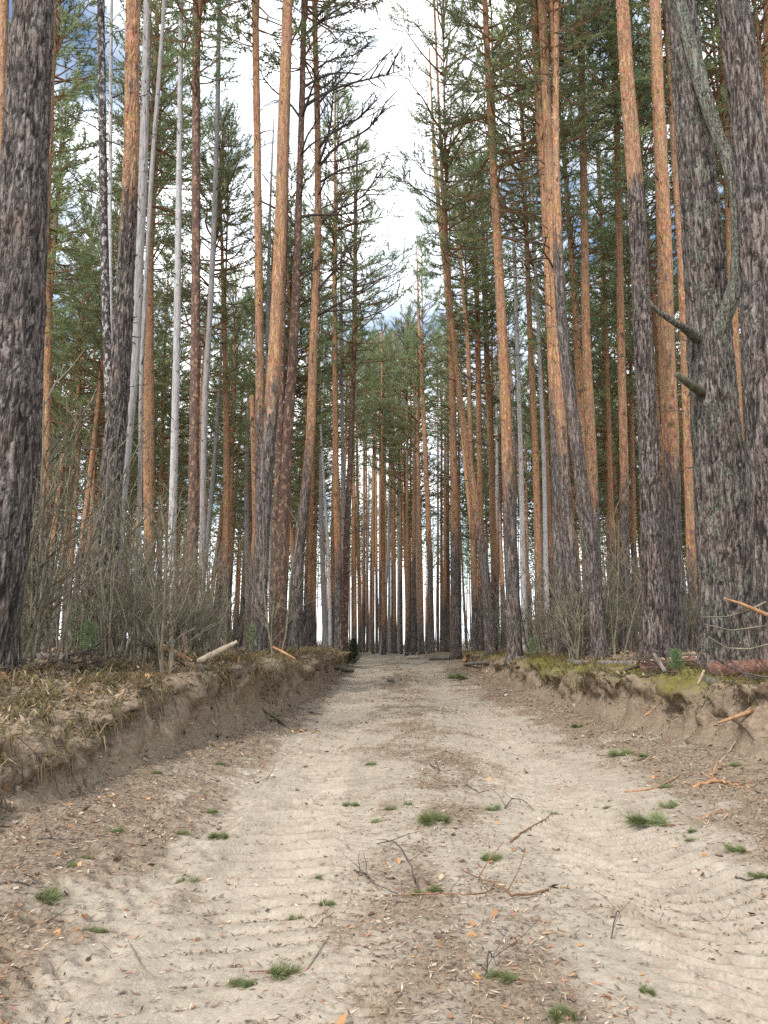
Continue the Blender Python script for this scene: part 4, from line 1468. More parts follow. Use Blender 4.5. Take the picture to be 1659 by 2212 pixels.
def wood3(name, label, P, R_, mat, cat, ends=None, sides=14, amp=0.006, seed=1, stubs=0, group=None):
    rng = np.random.default_rng(seed)
    P = np.array(P)
    o = P[len(P) // 2].copy()
    o[2] -= R_[len(P) // 2]
    root = thing(name, o, label, cat, group)
    P = P - o
    seg = np.concatenate([[0], np.cumsum(np.linalg.norm(np.diff(P, axis=0), axis=1))])
    m = max(4, int(seg[-1] / max(0.02, min(R_) * 0.9)))
    m = min(m, 60)
    u = np.linspace(0, seg[-1], m)
    c = np.stack([np.interp(u, seg, P[:, k]) for k in range(3)], 1)
    r = np.interp(u, seg, R_)
    th = np.linspace(0, 2 * math.pi, sides, endpoint=False)
    U, TH = np.meshgrid(u / max(R_), th, indexing='ij')
    disp = amp * 2 * (fbm(np.cos(TH) * 2.5 + seed, np.sin(TH) * 2.5, U * 1.2, oct=3, seed=seed) - 0.5)
    v, f = tube(c, r, sides, ends is None, disp)
    link('bark' if ends is not None else 'stem', make_mesh('bark', v, f, [mat], None, True, {'bark': np.zeros(len(v))}), root)
    if ends is not None:
        t, a, b = frames(c)
        for k, sgn in ((0, -1), (len(c) - 1, 1)):
            ring = v[k * sides:(k + 1) * sides]
            mid = c[k]
            rings = [mid + (ring - mid) * q + t[k] * sgn * 0.002 * (1 - q) for q in (1.0, 0.6, 0.25)]
            vv = np.concatenate(rings + [mid[None, :] + t[[k]] * sgn * 0.003])
            ff = []
            for q in range(2):
                for s in range(sides):
                    s2 = (s + 1) % sides
                    quad = [q * sides + s, q * sides + s2, (q + 1) * sides + s2, (q + 1) * sides + s]
                    ff.append(quad if sgn > 0 else quad[::-1])
            for s in range(sides):
                s2 = (s + 1) % sides
                tri = [2 * sides + s, 2 * sides + s2, 3 * sides, -1]
                ff.append(tri if sgn > 0 else [tri[1], tri[0], tri[2], -1])
            link('cut_end', make_mesh('cut_end', vv, np.array(ff), [ends], None, False, {}), root)
    for k in range(stubs):
        i = int(rng.integers(1, len(c) - 1))
        d = rng.normal(size=3)
        d[2] = abs(d[2])
        d /= np.linalg.norm(d)
        l = r[i] * 2 + rng.uniform(0.02, 0.10)
        link('twig', MB_tube(np.array([c[i], c[i] + d * l]), [0.006, 0.003], mat), root)
    return root


def MB_tube(p, r, mat, sides=5):
    mb = MB()
    mb.add(*tube(p, r, sides), 0)
    return mb.mesh('twig', [mat])


def lay(X, Y, d, lift):
    """point on the ground at distance d under photo column X, raised by lift"""
    p, mpp = at(X, Y, d)
    return np.array([p.x, d, Hs(p.x, d, False) + lift]), mpp


def ground_log(name, label, ends_, r0, r1, mat, cutmat, seed, amp=0.008, stubs=0, n=4, sides=18, sag=0.0, cat='log'):
    """log between two (X, d) ground spots"""
    (Xa, da), (Xb, db) = ends_
    P, Rr = [], []
    a, _ = lay(Xa, 1430, da, r0 * 0.85)
    b, _ = lay(Xb, 1430, db, r1 * 0.85)
    for k in range(n):
        t = k / (n - 1)
        p = a * (1 - t) + b * t
        zmin = Hs(p[0], p[1], False) + (r0 * (1 - t) + r1 * t) * 0.7
        p[2] = max(p[2], zmin)
        P.append(p)
        Rr.append(r0 * (1 - t) + r1 * t)
    return wood3(name, label, P, Rr, mat, cat, cutmat, sides, amp, seed, stubs)


ground_log('log', 'thick red brown log with sawn end, cut by the right edge of the frame', ((1532, 8.5), (1760, 8.0)), 0.095, 0.098, M['redlog'], M['cutwood'], 1, 0.008)
ground_log('log', 'shorter red brown log at the foot of the two thick dark footed pines', ((1384, 10.2), (1505, 9.9)), 0.088, 0.075, M['redlog'], M['cutwood'], 2, 0.01)
ground_log('log', 'pale stripped pole lying behind the shorter red brown log', ((1370, 11.2), (1535, 10.6)), 0.06, 0.045, M['palewood'], M['cutwood'], 3, 0.006)
wood('fallen_bough', 'mossy crooked bough lying along the right bank edge at the frame side', [(1500, 1460), (1528, 1478), (1560, 1490), (1600, 1497), (1668, 1505)], M['mosswood'], 'branch', [15, 20, 22, 22, 24], None, 12, 0.012, 4, 3)
wood('broken_branch', 'broken orange brown branch jutting from the right bank towards the track', [(1550, 1562, 6.7), (1600, 1545, 6.75), (1640, 1530, 6.85), (1680, 1515, 7.0)], M['orangewood'], 'branch', [5, 9, 11, 12], None, 9, 0.004, 5, 2)
wood('broken_branch', 'peeled orange branch slanting in front of the forked lichen trunk', [(1563, 1292, 7.1), (1600, 1304, 7.1), (1635, 1319, 7.1), (1720, 1355, 7.1), (1790, 1440, 7.2)], M['orangewood'], 'branch', [3, 7, 9, 12, 14], None, 9, 0.003, 6)
wood('twig', 'pale bare twig in front of the forked lichen trunk, nearest the peeled branch', [(1518, 1333, 7.2), (1570, 1332, 7.2), (1618, 1318, 7.15), (1655, 1300, 7.1)], M['twigbark'], 'twig', [2, 3, 4, 4], None, 5, 0.001, 7)
wood('twig', 'long sagging grey twig across the forked lichen trunk', [(1520, 1348, 7.3), (1580, 1362, 7.3), (1659, 1351, 7.2), (1740, 1330, 7.2)], M['twigbark'], 'twig', [2, 3, 4, 5], None, 5, 0.001, 8)
wood('twig', 'lowest sagging twig above the thick red brown log', [(1530, 1375, 7.3), (1570, 1400, 7.3), (1620, 1402, 7.2), (1675, 1388, 7.2)], M['twigbark'], 'twig', [2, 3, 4, 5], None, 5, 0.001, 9)
wood('stick', 'short mossy stub standing at the end of the shorter red brown log', [(1437, 1451, 9.0), (1425, 1432, 9.05), (1412, 1412, 9.1)], M['greywood'], 'stick', [11, 9, 7], None, 8, 0.004, 10)
wood('bark_strip', 'curled yellow wood strip hanging over the right bank edge', [(1508, 1478, 7.6), (1516, 1462, 7.55), (1521, 1448, 7.5)], M['palewood'], 'bark', [6, 8, 5], None, 6, 0.004, 11)
wood('fallen_branch', 'grey forked dead branch lying on the right bank face', [(1490, 1522), (1512, 1512), (1540, 1514), (1556, 1521)], M['greywood'], 'branch', [4, 7, 7, 4], None, 8, 0.006, 12, 3)
# fallen trunks along the far right bank
ground_log('log', 'long grey fallen trunk beneath the stout crowned pine', ((1003, 26.0), (1138, 17.3)), 0.05, 0.07, M['greywood'], M['darkwood'], 13, 0.015, 5, 6)
ground_log('log', 'grey log with dark end overlapping the long fallen trunk', ((1055, 22.0), (1182, 15.8)), 0.045, 0.06, M['greywood'], M['darkwood'], 14, 0.015, 4, 6)
ground_log('log', 'low mossy log along the bank below the three crossing trunks', ((1150, 15.0), (1300, 12.4)), 0.055, 0.065, M['mosswood'], M['darkwood'], 15, 0.015, 6, 6)
ground_log('log', 'dark grey log on the bank left of the two red brown logs', ((1245, 13.2), (1372, 11.5)), 0.05, 0.065, M['greywood'], M['darkwood'], 16, 0.015, 6, 6)
ground_log('log', 'short grey log at the far right corner of the track', ((930, 34.0), (975, 31.0)), 0.09, 0.10, M['greywood'], M['darkwood'], 17, 0.015, 2, 5)
ground_log('log', 'small pale log lying at the far end of the track', ((878, 38.5), (906, 38.0)), 0.07, 0.07, M['palewood'], M['cutwood'], 18, 0.006)
wood('root_plate', 'tangled reddish root lump at the start of the long fallen trunk', [(1003, 1432), (1012, 1424), (1020, 1420), (1034, 1428)], M['orangewood'], 'root', [8, 14, 12, 6], None, 9, 0.03, 19, 6)
# left bank
wood('broken_branch', 'thick orange broken branch, left half of the V on the left bank', [(340, 1392, 10.2), (360, 1402, 10.1), (385, 1414, 10.0), (418, 1430, 9.9)], M['orangewood'], 'branch', [15, 15, 14, 9], M['palewood'], 12, 0.006, 20)
wood('broken_branch', 'pale splintered branch, right half of the V on the left bank', [(424, 1431, 9.9), (450, 1418, 10.0), (480, 1403, 10.1), (512, 1386, 10.2)], M['palewood'], 'branch', [14, 14, 13, 7], M['palewood'], 12, 0.008, 21, 2)
wood('log', 'grey weathered log end poking out below the V of broken branches', [(432, 1441, 9.6), (455, 1452, 9.45), (482, 1467, 9.3)], M['greywood'], 'log', [14, 15, 14], M['palewood'], 12, 0.008, 22)
wood('broken_branch', 'thin orange branch lying right of the V of broken branches', [(590, 1398, 12.6), (612, 1409, 12.5), (638, 1424, 12.4)], M['orangewood'], 'branch', [5, 6, 5], None, 8, 0.004, 23)
wood('log', 'short dark log lying where the left bank meets the track', [(715, 1443), (738, 1447), (762, 1453)], M['greywood'], 'log', [9, 10, 10], M['darkwood'], 14, 0.012, 24, 2)
ground_log('log', 'rotten dark log under the twigs on the far left of the bank', ((28, 8.6), (142, 8.2)), 0.05, 0.06, M['greywood'], M['darkwood'], 25, 0.02, 3, 5)
wood('stick', 'straight lichen green stick leaning down the left bank face', [(530, 1512), (560, 1532), (600, 1560), (630, 1577)], M['mosswood'], 'stick', [4, 5, 6, 7], None, 8, 0.003, 26, 1)
wood('stick', 'short brown stick at the left road edge above the wood chips', [(670, 1540), (697, 1546)], M['greywood'], 'stick', [5, 4], None, 7, 0.003, 27)
wood('log', 'small round log piece lying in the middle of the far track', [(840, 1473), (855, 1474)], M['greywood'], 'log', [11, 11], M['palewood'], 14, 0.006, 28)


# bare brushwood strewn along both bank tops
wrng = np.random.default_rng(88)
for side_, nn in (('left', 26), ('right', 30)):
    lst = []
    for k in range(nn):
        y = 6.2 * (22 / 6.2) ** wrng.random()
        t_ = wrng.uniform(0.35, 1.9)
        x = float(foot_left(np.array([y]))[0]) - t_ if side_ == 'left' else float(foot_right(np.array([y]))[0]) + t_
        o = link('fallen_twig', BR_TWIG[int(wrng.integers(4))], None, (x, y, Hs(x, y, False) + 0.03), (wrng.normal() * 0.4, wrng.normal() * 0.18, wrng.uniform(0, 6.28)), wrng.uniform(0.4, 1.1))
        tag(o, 'bare', 'twig', 'brushwood')
        lst.append(o)
    label_by_landmark(lst, 'bare twig lying below and', 'bare fallen twigs', 'fallen twigs on the %s bank' % side_)


# the sawn stump with an undercut hole in the left bank
def stump():
    p, mpp = at(300, 1462, 8.3)
    root = thing('stump', (p.x, 8.3, p.z - 0.10), 'dark rotten stump with an orange broken spot in the left bank', 'stump')
    n, sides = 9, 18
    z = np.linspace(-0.12, 0.17, n)
    r = np.interp(z, [-0.12, 0.0, 0.1, 0.17], [0.17, 0.12, 0.095, 0.085])
    c = np.stack([0.1 * z, 0 * z, z], 1)
    th = np.linspace(0, 2 * math.pi, sides, endpoint=False)
    U, TH = np.meshgrid(z * 9, th, indexing='ij')
    v, f = tube(c, r, sides, True, 0.06 * (fbm(np.cos(TH) * 2, np.sin(TH) * 2, U, oct=3, seed=3) - 0.5))
    link('stump_body', make_mesh('stump_body', v, f, [M['darkwood']], None, True, {}), root)
    mb = MB()
    mb.add(*tube(np.array([[0.0, -0.05, 0.10], [-0.02, -0.11, 0.125]]), [0.022, 0.017], 9), 0)
    o = link('broken_knot', mb.mesh('broken_knot', [M['orangewood']]), root)
    o['label'] = 'bright orange broken knot'
    for k, (a, l) in enumerate(((200, 0.35), (250, 0.28), (310, 0.33), (20, 0.3), (150, 0.3))):
        a = math.radians(a)
        q = np.array([[math.cos(a) * 0.1, math.sin(a) * 0.1, -0.02], [math.cos(a) * l * 0.6, math.sin(a) * l * 0.6, -0.07], [math.cos(a) * l, math.sin(a) * l, -0.20]])
        link('root', MB_tube(q, [0.035, 0.025, 0.012], M['darkwood'], 7), root)


stump()


# wood chips
def chips():
    p, mpp = hit(660, 1585)
    rng = np.random.default_rng(3)
    for k in range(22):
        mb = MB()
        l, w, h = rng.uniform(0.03, 0.11), rng.uniform(0.015, 0.04), rng.uniform(0.004, 0.012)
        x, y = p.x + rng.normal() * 0.15, p.y + rng.normal() * 0.22
        v = np.array([[-l, -w, 0], [l * 0.8, -w * 0.7, 0], [l, w * 0.8, 0], [-l * 0.9, w, 0], [-l, -w * 0.8, h], [l * 0.8, -w * 0.6, h], [l, w * 0.7, h * 1.4], [-l * 0.9, w * 0.8, h * 1.3]]) * 0.5
        f = np.array([[3, 2, 1, 0], [4, 5, 6, 7], [0, 1, 5, 4], [1, 2, 6, 5], [2, 3, 7, 6], [3, 0, 4, 7]])
        mb.add(v, f, 0)
        o = link('wood_chip', mb.mesh('wood_chip', [M['cutwood'] if k % 3 else M['orangewood']], False), None, (x, y, Hs(x, y) + 0.004 + 0.004 * (k % 4)),
                 (rng.normal() * 0.3, rng.normal() * 0.3, rng.uniform(0, 6.28)))
        tag(o, 'orange wood chip in the scatter at the left road edge', 'wood chip', 'scatter of orange wood chips')


chips()


# ------------------------------------------------------------------ fresh pine sprigs on the sand
def sprig_mesh(name, seed, twigs=1, L=1.0):
    """unit length sprig lying along +X"""
    rng = np.random.default_rng(seed)
    st, fo = MB(), MB()
    lines = [np.array([[-0.55, 0, 0.02], [-0.2, 0.03 * rng.normal(), 0.05], [0.2, 0.05 * rng.normal(), 0.05], [0.42, 0.06 * rng.normal(), 0.07]])]
    for k in range(twigs):
        a = rng.uniform(0.3, 1.0) * rng.choice([-1, 1])
        o = lines[0][1 + k % 2]
        l = rng.uniform(0.3, 0.45)
        lines.append(np.array([o, o + np.array([math.cos(a), math.sin(a), 0.12]) * l * 0.5, o + np.array([math.cos(a), math.sin(a), 0.10]) * l]))
    P, D, T = [], [], []
    for p in lines:
        st.add(*tube(p, np.linspace(0.016, 0.008, len(p)), 5), 0)
        seg = np.linalg.norm(np.diff(p, axis=0), axis=1).sum()
        nn = int(seg / 0.016)
        for q in range(nn):
            u = 0.35 + 0.65 * q / nn
            x = u * (len(p) - 1)
            i = min(int(x), len(p) - 2)
            o = p[i] + (p[i + 1] - p[i]) * (x - i)
            d = (p[i + 1] - p[i]) / np.linalg.norm(p[i + 1] - p[i])
            P.append(o)
            D.append(d * 0.9 + np.array([0, 0, 0.25]))
            T.append(np.array([0.19, 0.235, 0.105]) * rng.uniform(0.7, 1.3) if rng.random() > 0.18 else np.array([0.20, 0.15, 0.05]))
    v, f, tt = needle_tufts(np.array(P), np.array(D), 0.30, 0.012, 7, np.array(T), rng, 0.5)
    v[:, 2] = np.maximum(v[:, 2], 0.004 + 0.02 * rng.random(len(v)))
    fo.add(v, f, 0, tt)
    return st.mesh('stem', [M['limb']]), fo.mesh('needle_foliage', [M['sprig']], False)


SPRIGS = [sprig_mesh('sprig', 500 + k, 1 + k % 4) for k in range(6)]


def sprig(label, X, Y, wpx, group=None, ang=None, k=None):
    p, mpp = hit(X, Y)
    L = wpx * mpp * 1.0
    root = thing('pine_sprig', (p.x, p.y, p.z - 0.004), label, 'pine sprig', group)
    k = random.randrange(6) if k is None else k
    a = random.uniform(-0.5, 0.5) + (math.pi if random.random() < 0.5 else 0) if ang is None else ang
    root.rotation_euler = (0, 0, a)
    root.scale = (L, L, L)
    link('stem', SPRIGS[k][0], root)
    link('needle_foliage', SPRIGS[k][1], root)
    return root


def r5(x, y):
    return x * 0.5, 1464.6 + y * 0.5


def r6(x, y):
    return 829.5 + x * 0.5, 1464.6 + y * 0.5


S_OWN = [('largest bushy green pine sprig in the middle of the track', r6(240, 625), 90),
         ('dark pine tuft left of the big bushy sprig', r6(10, 575), 40),
         ('upright small pine tuft just left of the big bushy sprig', r6(95, 552), 30),
         ('flat pine sprig left of centre, topmost of its trio', r5(1540, 552), 48),
         ('flat pine sprig lowest of the trio left of the big bushy one', r5(1612, 622), 48),
         ('pine tuft right of the big bushy sprig, by the right rut', r6(450, 572), 46),
         ('pine sprig above the crooked fallen twig in the middle', r6(435, 782), 55),
         ('left one of two needle tufts on the crooked fallen twig', r6(165, 935), 46),
         ('right one of two needle tufts on the crooked fallen twig', r6(240, 925), 50),
         ('dense dark pine tuft alone left of the left rut', r5(770, 890), 62),
         ('grey green sprig at the left rut edge above the dense dark tuft', r5(970, 708), 55),
         ('long flat green sprig lying across the left rut near the bottom', r5(1190, 1280), 110),
         ('pale sprig at the lower left end of the long flat one', r5(1090, 1325), 70),
         ('spreading pine sprig by the grey stick at the left edge', r5(170, 940), 95),
         ('yellowish sprig just right of the spreading one at left', r5(265, 1025), 55),
         ('drooping sprig between the yellowish one and the left rut', r5(450, 1092), 55),
         ('green sprig cut by the lower left frame edge', r5(25, 1342), 50),
         ('largest green pine sprig on the right verge', r6(1190, 645), 110),
         ('pine tuft directly above the largest right verge sprig', r6(1220, 560), 50),
         ('greyish sprig right below the largest right verge sprig', r6(1310, 705), 40),
         ('faint green sprig right of the greyish one on the right verge', r6(1550, 752), 56),
         ('pine sprig cut by the right frame edge above the lower third', r6(1645, 862), 48),
         ('mossy green sprig high on the right verge beneath the bank', r6(990, 342), 60),
         ('small bright sprig next to the mossy one on the right verge', r6(1135, 352), 34),
         ('small sprig inside the right rut', r6(980, 566), 36),
         ('pale wisp of needles at the inner edge of the right rut', r6(745, 592), 34),
         ('small upright sprig near the bottom right of the track', r6(1115, 1350), 48),
         ('loose grey green sprig near the bottom centre', r6(550, 1305), 90),
         ('sprig at the bottom frame edge right of centre', r6(790, 1470), 80),
         ('grey green pine branch lying at the foot of the far right bank', (1000, 1468), 60)]
for lab, (X, Y), w in S_OWN:
    sprig(lab, X, Y, w)
for (X, Y), w in ((r5(660, 412), 30), (r5(680, 757), 36), (r5(768, 676), 32), (r5(900, 588), 34), (r5(400, 770), 36), (r5(960, 382), 28), (r5(480, 655), 40), (r5(330, 800), 40), (r5(1180, 160), 34)):
    sprig('small green pine sprig on the brown verge left of the left rut', X, Y, w, 'small sprigs on the left verge')
for (X, Y), w in ((r5(1370, 872), 36), (r5(1255, 1042), 42), (r5(1390, 1000), 42), (r5(1585, 380), 28)):
    sprig('small green pine sprig between the left rut and the middle of the track', X, Y, w, 'small sprigs right of the left rut')
for (X, Y), w in ((r6(1200, 482), 36), (r6(855, 212), 34), (r6(1345, 662), 32), (r6(1500, 380), 36), (r6(900, 715), 26)):
    sprig('small green pine sprig on the brown verge right of the right rut', X, Y, w, 'small sprigs on the right verge')


# ------------------------------------------------------------------ sticks and twigs on the track
def stick(label, pts, w, mat='deadtwig', twigs=0, seed=1, name='stick', rise=0.0):
    rng = np.random.default_rng(seed)
    P = []
    for k, (X, Y) in enumerate(pts):
        p, mpp = hit(X, Y)
        P.append(np.array(p) + np.array([0, 0, 0.006 + rise * math.sin(math.pi * k / (len(pts) - 1)) if len(pts) > 1 else 0.006]))
    P = np.array(P)
    r = 0.5 * w * mpp
    o = P[0].copy()
    root = thing(name, o, label, 'stick' if name == 'stick' else 'twig')
    P = P - o
    seg = np.concatenate([[0], np.cumsum(np.linalg.norm(np.diff(P, axis=0), axis=1))])
    u = np.linspace(0, seg[-1], max(6, len(P) * 4))
    c = np.stack([np.interp(u, seg, P[:, k]) for k in range(3)], 1) + rng.normal(size=(len(u), 3)) * r * 0.5
    mb = MB()
    mb.add(*tube(c, np.linspace(r * 1.2, r * 0.6, len(u)), 7), 0)
    link('stem', mb.mesh('stem', [M[mat]]), root)
    for k in range(twigs):
        i = int(rng.integers(1, len(c) - 1))
        d = np.array([rng.normal(), rng.normal(), abs(rng.normal()) * 0.8 + 0.15])
        d = d / np.linalg.norm(d) * rng.uniform(0.08, 0.22)
        q = np.array([c[i], c[i] + d * 0.5 + rng.normal(size=3) * 0.01, c[i] + d])
        link('side_twig', MB_tube(q, [r * 0.6, r * 0.5, r * 0.3], M[mat]), root)
    return root


stick('crooked reddish fallen twig winding across the middle of the track', [r6(710, 925), r6(640, 945), r6(560, 962), r6(470, 905), r6(420, 880), r6(335, 835)], 4.2, 'limb', 2, 1, 'fallen_twig', 0.02)
stick('long low twig carrying the two needle tufts', [r6(475, 915), r6(440, 945), r6(390, 957), r6(280, 955), r6(150, 950), r6(0, 945)], 3.2, 'limb', 4, 2, 'fallen_twig', 0.02)
stick('dark arching twig rising left of the two needle tufts', [r6(150, 920), r6(110, 880), r6(75, 840), r6(40, 770), r6(-35, 712)], 3.0, 'deadtwig', 4, 3, 'fallen_twig', 0.10)
stick('twig with curled end left of the needle tufts', [r5(1530, 850), r5(1575, 885), r5(1620, 925), r6(60, 940)], 3.0, 'deadtwig', 4, 4, 'fallen_twig', 0.03)
stick('thin bare twig slanting up right of the centre sprigs', [r6(548, 710), r6(590, 680), r6(635, 657), r6(690, 635), r6(725, 605)], 3.2, 'limb', 1, 5, 'fallen_twig')
stick('bare twig beside the right rut above the slanting one', [r6(520, 565), r6(555, 543), r6(600, 560), r6(650, 585)], 2.6, 'deadtwig', 2, 6, 'fallen_twig', 0.04)
stick('long brown stick at the foot of the right verge', [r6(1040, 496), r6(1110, 490), r6(1180, 478), r6(1280, 430)], 4.0, 'orangewood', 0, 7)
stick('thick knotty brown stick right of the long one on the right verge', [r6(1340, 482), r6(1380, 470), r6(1440, 460), r6(1500, 472), r6(1572, 487)], 8.0, 'orangewood', 2, 8)
stick('orange stick above the largest right verge sprig', [r6(1360, 612), r6(1420, 592), r6(1485, 570)], 4.0, 'orangewood', 0, 9)
stick('straight pale stick leaning on the right bank foot', [r6(1455, 372), r6(1490, 325), r6(1526, 280)], 4.0, 'palewood', 0, 10)
stick('tiny white bare stick in the middle right of the track', [r6(820, 772), r6(845, 790), r6(872, 806)], 3.5, 'palewood', 0, 11)
stick('dark bent twig high in the middle of the track', [r6(200, 380), r6(245, 408), r6(290, 405)], 3.0, 'deadtwig', 1, 12, 'fallen_twig')
stick('thin dark twig between the centre strip and the right rut', [r6(345, 460), r6(410, 496), r6(455, 488)], 2.4, 'deadtwig', 1, 13, 'fallen_twig')
stick('thin grey twig at lower right by the right rut', [r6(1335, 1088), r6(1410, 1082), r6(1485, 1048)], 2.6, 'twigbark', 1, 14, 'fallen_twig')
stick('upright thorny twig right of the bottom centre', [r6(985, 1130), r6(1005, 1080), r6(1030, 990)], 2.4, 'deadtwig', 2, 15, 'fallen_twig', 0.05)
stick('forked dark twig beside the bottom centre leaf', [r6(440, 1300), r6(455, 1262), r6(475, 1225)], 3.2, 'deadtwig', 3, 16, 'fallen_twig', 0.05)
stick('grey barked stick cut by the left frame edge', [r5(-20, 888), r5(60, 880), r5(160, 884)], 7.0, 'greywood', 1, 17)
stick('long dark stick lying below the grey barked one at left', [r5(-20, 1038), r5(100, 1042), r5(270, 1052)], 5.0, 'deadtwig', 1, 18)
stick('thin curved pale twig lower left of the left rut', [r5(560, 1170), r5(585, 1220), r5(620, 1270), r5(665, 1312)], 2.6, 'twigbark', 0, 19, 'fallen_twig')
stick('short pale bare stick in the left rut', [r5(1358, 1098), r5(1395, 1062), r5(1440, 1032)], 4.2, 'palewood', 1, 20)
stick('small dark stick above the left rut on the verge', [r5(1100, 460), r5(1155, 440)], 3.4, 'deadtwig', 1, 21)
stick('thin pale stem rising right of the long flat sprig', [r5(1330, 1265), r5(1385, 1195), r5(1412, 1150)], 2.8, 'twigbark', 0, 22, 'fallen_twig')
stick('short reddish stick on the left verge beside the big treads', [r5(808, 618), r5(828, 662)], 3.6, 'orangewood', 0, 23)
stick('thin stick at the foot of the left sand bank', [r5(160, 715), r5(240, 708), r5(312, 706)], 3.6, 'greywood', 2, 24)
stick('dark stick on the right verge near the upper track', [r6(510, 82), r6(548, 66)], 4.0, 'greywood', 0, 25)
stick('dark stick at the right frame edge in the lower third', [r6(1520, 878), r6(1570, 874), r6(1625, 872)], 3.6, 'deadtwig', 0, 26)


# ------------------------------------------------------------------ single dry leaves
def leaf_mesh(seed):
    rng = np.random.default_rng(seed)
    n = 10
    th = np.linspace(0, 2 * math.pi, n, endpoint=False)
    r = 0.5 * (1 + 0.28 * np.sin(th * 3 + rng.uniform(0, 6)) * rng.uniform(0.3, 1))
    x, y = np.cos(th) * r, np.sin(th) * r * 0.62
    z = 0.30 * np.abs(y) + 0.18 * x * x + rng.normal(size=n) * 0.04
    v = np.concatenate([np.stack([x, y, z + 0.03], 1), [[0, 0, 0.02]], [[-0.48, 0, 0.05], [-0.75, 0.03, 0.12], [-0.74, 0.05, 0.12]]])
    f = [[k, (k + 1) % n, n] for k in range(n)] + [[n + 1, n + 2, n + 3]]
    base = [(0.36, 0.17, 0.06), (0.26, 0.12, 0.05), (0.42, 0.24, 0.10), (0.12, 0.07, 0.045)][seed % 4]
    a = np.tile(np.array(base), (len(v), 1)) * rng.uniform(0.8, 1.2, (len(v), 1))
    return make_mesh('dry_leaf', v, np.array(f), [M['leaf']], None, False, {'tint': a})


LEAVES = [leaf_mesh(k) for k in range(8)]


def leaf(label, X, Y, w, k, group=None):
    p, mpp = hit(X, Y)
    L = w * mpp
    o = link('dry_leaf', LEAVES[k], None, (p.x, p.y, p.z), (random.uniform(-.3, .3), random.uniform(-.3, .3), random.uniform(0, 6.28)), L)
    tag(o, label, 'leaf', group)


for lab, (X, Y), w, k in (('large orange leaf lying near the bottom centre of the track', r6(400, 1297), 32, 2), ('brown orange leaf at the bottom right of centre', r6(965, 1390), 30, 0),
                          ('big upright dark brown leaf on the inner side of the right rut', r6(740, 742), 24, 3), ('curled dark leaf at the end of the crooked fallen twig', r6(730, 905), 26, 7),
                          ('dark brown leaf alone near the lower right corner', r6(1420, 1226), 17, 3), ('dark leaf under the arching twig left of the needle tufts', r6(30, 875), 24, 7),
                          ('orange leaf resting on the left bank top', r5(270, 180), 26, 2), ('upright orange leaf beside the crooked fallen twig end', r6(790, 905), 16, 0),
                          ('rust brown leaf right of the thorny twig', r6(1115, 1104), 20, 1)):
    leaf(lab, X, Y, w, k)
for (x, y) in ((480, 510), (160, 840), (970, 825), (545, 1005), (540, 1032), (330, 1010), (365, 1032), (330, 1092), (140, 1300), (200, 1337), (560, 770), (945, 666), (850, 696), (990, 480), (30, 1482), (740, 1247), (620, 715), (420, 690), (300, 560)):
    leaf('small orange brown dry leaf left of the left rut', *r5(x, y), random.uniform(11, 19), random.randrange(8), 'dry leaves left of the left rut')
for (x, y) in ((850, 1140), (1195, 1200), (1040, 1250), (1410, 790), (1490, 945), (1605, 1016), (1280, 700), (1320, 395)):
    leaf('small orange brown dry leaf in or beside the left rut', *r5(x, y), random.uniform(10, 17), random.randrange(8), 'dry leaves along the left rut')
for (x, y) in ((425, 628), (125, 1212), (240, 1146), (300, 680), (390, 937), (600, 880), (640, 180), (60, 790), (1010, 1300), (990, 1050), (850, 1160), (1000, 1470)):
    leaf('small orange brown dry leaf on the middle of the track', *r6(x, y), random.uniform(10, 18), random.randrange(8), 'dry leaves on the middle of the track')
for (x, y) in ((1320, 836), (1085, 816), (1385, 770), (1620, 360), (1040, 386), (1185, 406), (1110, 1285), (1375, 858), (1290, 400), (940, 195), (1450, 770), (1230, 375)):
    leaf('small orange brown dry leaf on the right rut or verge', *r6(x, y), random.uniform(10, 18), random.randrange(8), 'dry leaves right of the middle')


# ------------------------------------------------------------------ uncountable cover: needle litter, grass, moss tufts
def scatter_flakes(name, label, n, xr_, yr_, keep, lens, wid, palette, seed, mat, up=0.15):
    rng = np.random.default_rng(seed)
    y = yr_[0] * (yr_[1] / yr_[0]) ** rng.random(n)
    x = rng.uniform(xr_[0], xr_[1], n)
    k = keep(x, y, rng)
    x, y = x[k], y[k]
    m = len(x)
    z = H(x, y) + 0.004
    a = rng.uniform(0, 2 * math.pi, m)
    L = rng.uniform(lens[0], lens[1], m) * (0.8 + 0.05 * y)
    W = rng.uniform(wid[0], wid[1], m) * (0.8 + 0.05 * y)
    d = np.stack([np.cos(a), np.sin(a), rng.normal(size=m) * up], 1)
    s = np.stack([-np.sin(a), np.cos(a), rng.normal(size=m) * up * 2], 1)
    c = np.stack([x, y, z + np.abs(d[:, 2]) * L * 0.5], 1)
    v = np.stack([c - d * L[:, None] / 2, c + s * W[:, None] / 2, c + d * L[:, None] / 2, c - s * W[:, None] / 2], 1).reshape(-1, 3)
    f = np.arange(m * 4).reshape(-1, 4)
    pal = np.array(palette)
    t = pal[rng.integers(0, len(pal), m)] * rng.uniform(0.6, 1.35, (m, 1))
    me = make_mesh(name, v, f, [mat], None, False, {'tint': np.repeat(t, 4, 0)})
    o = link(name, me)
    tag(o, label, 'litter', None, 'stuff')


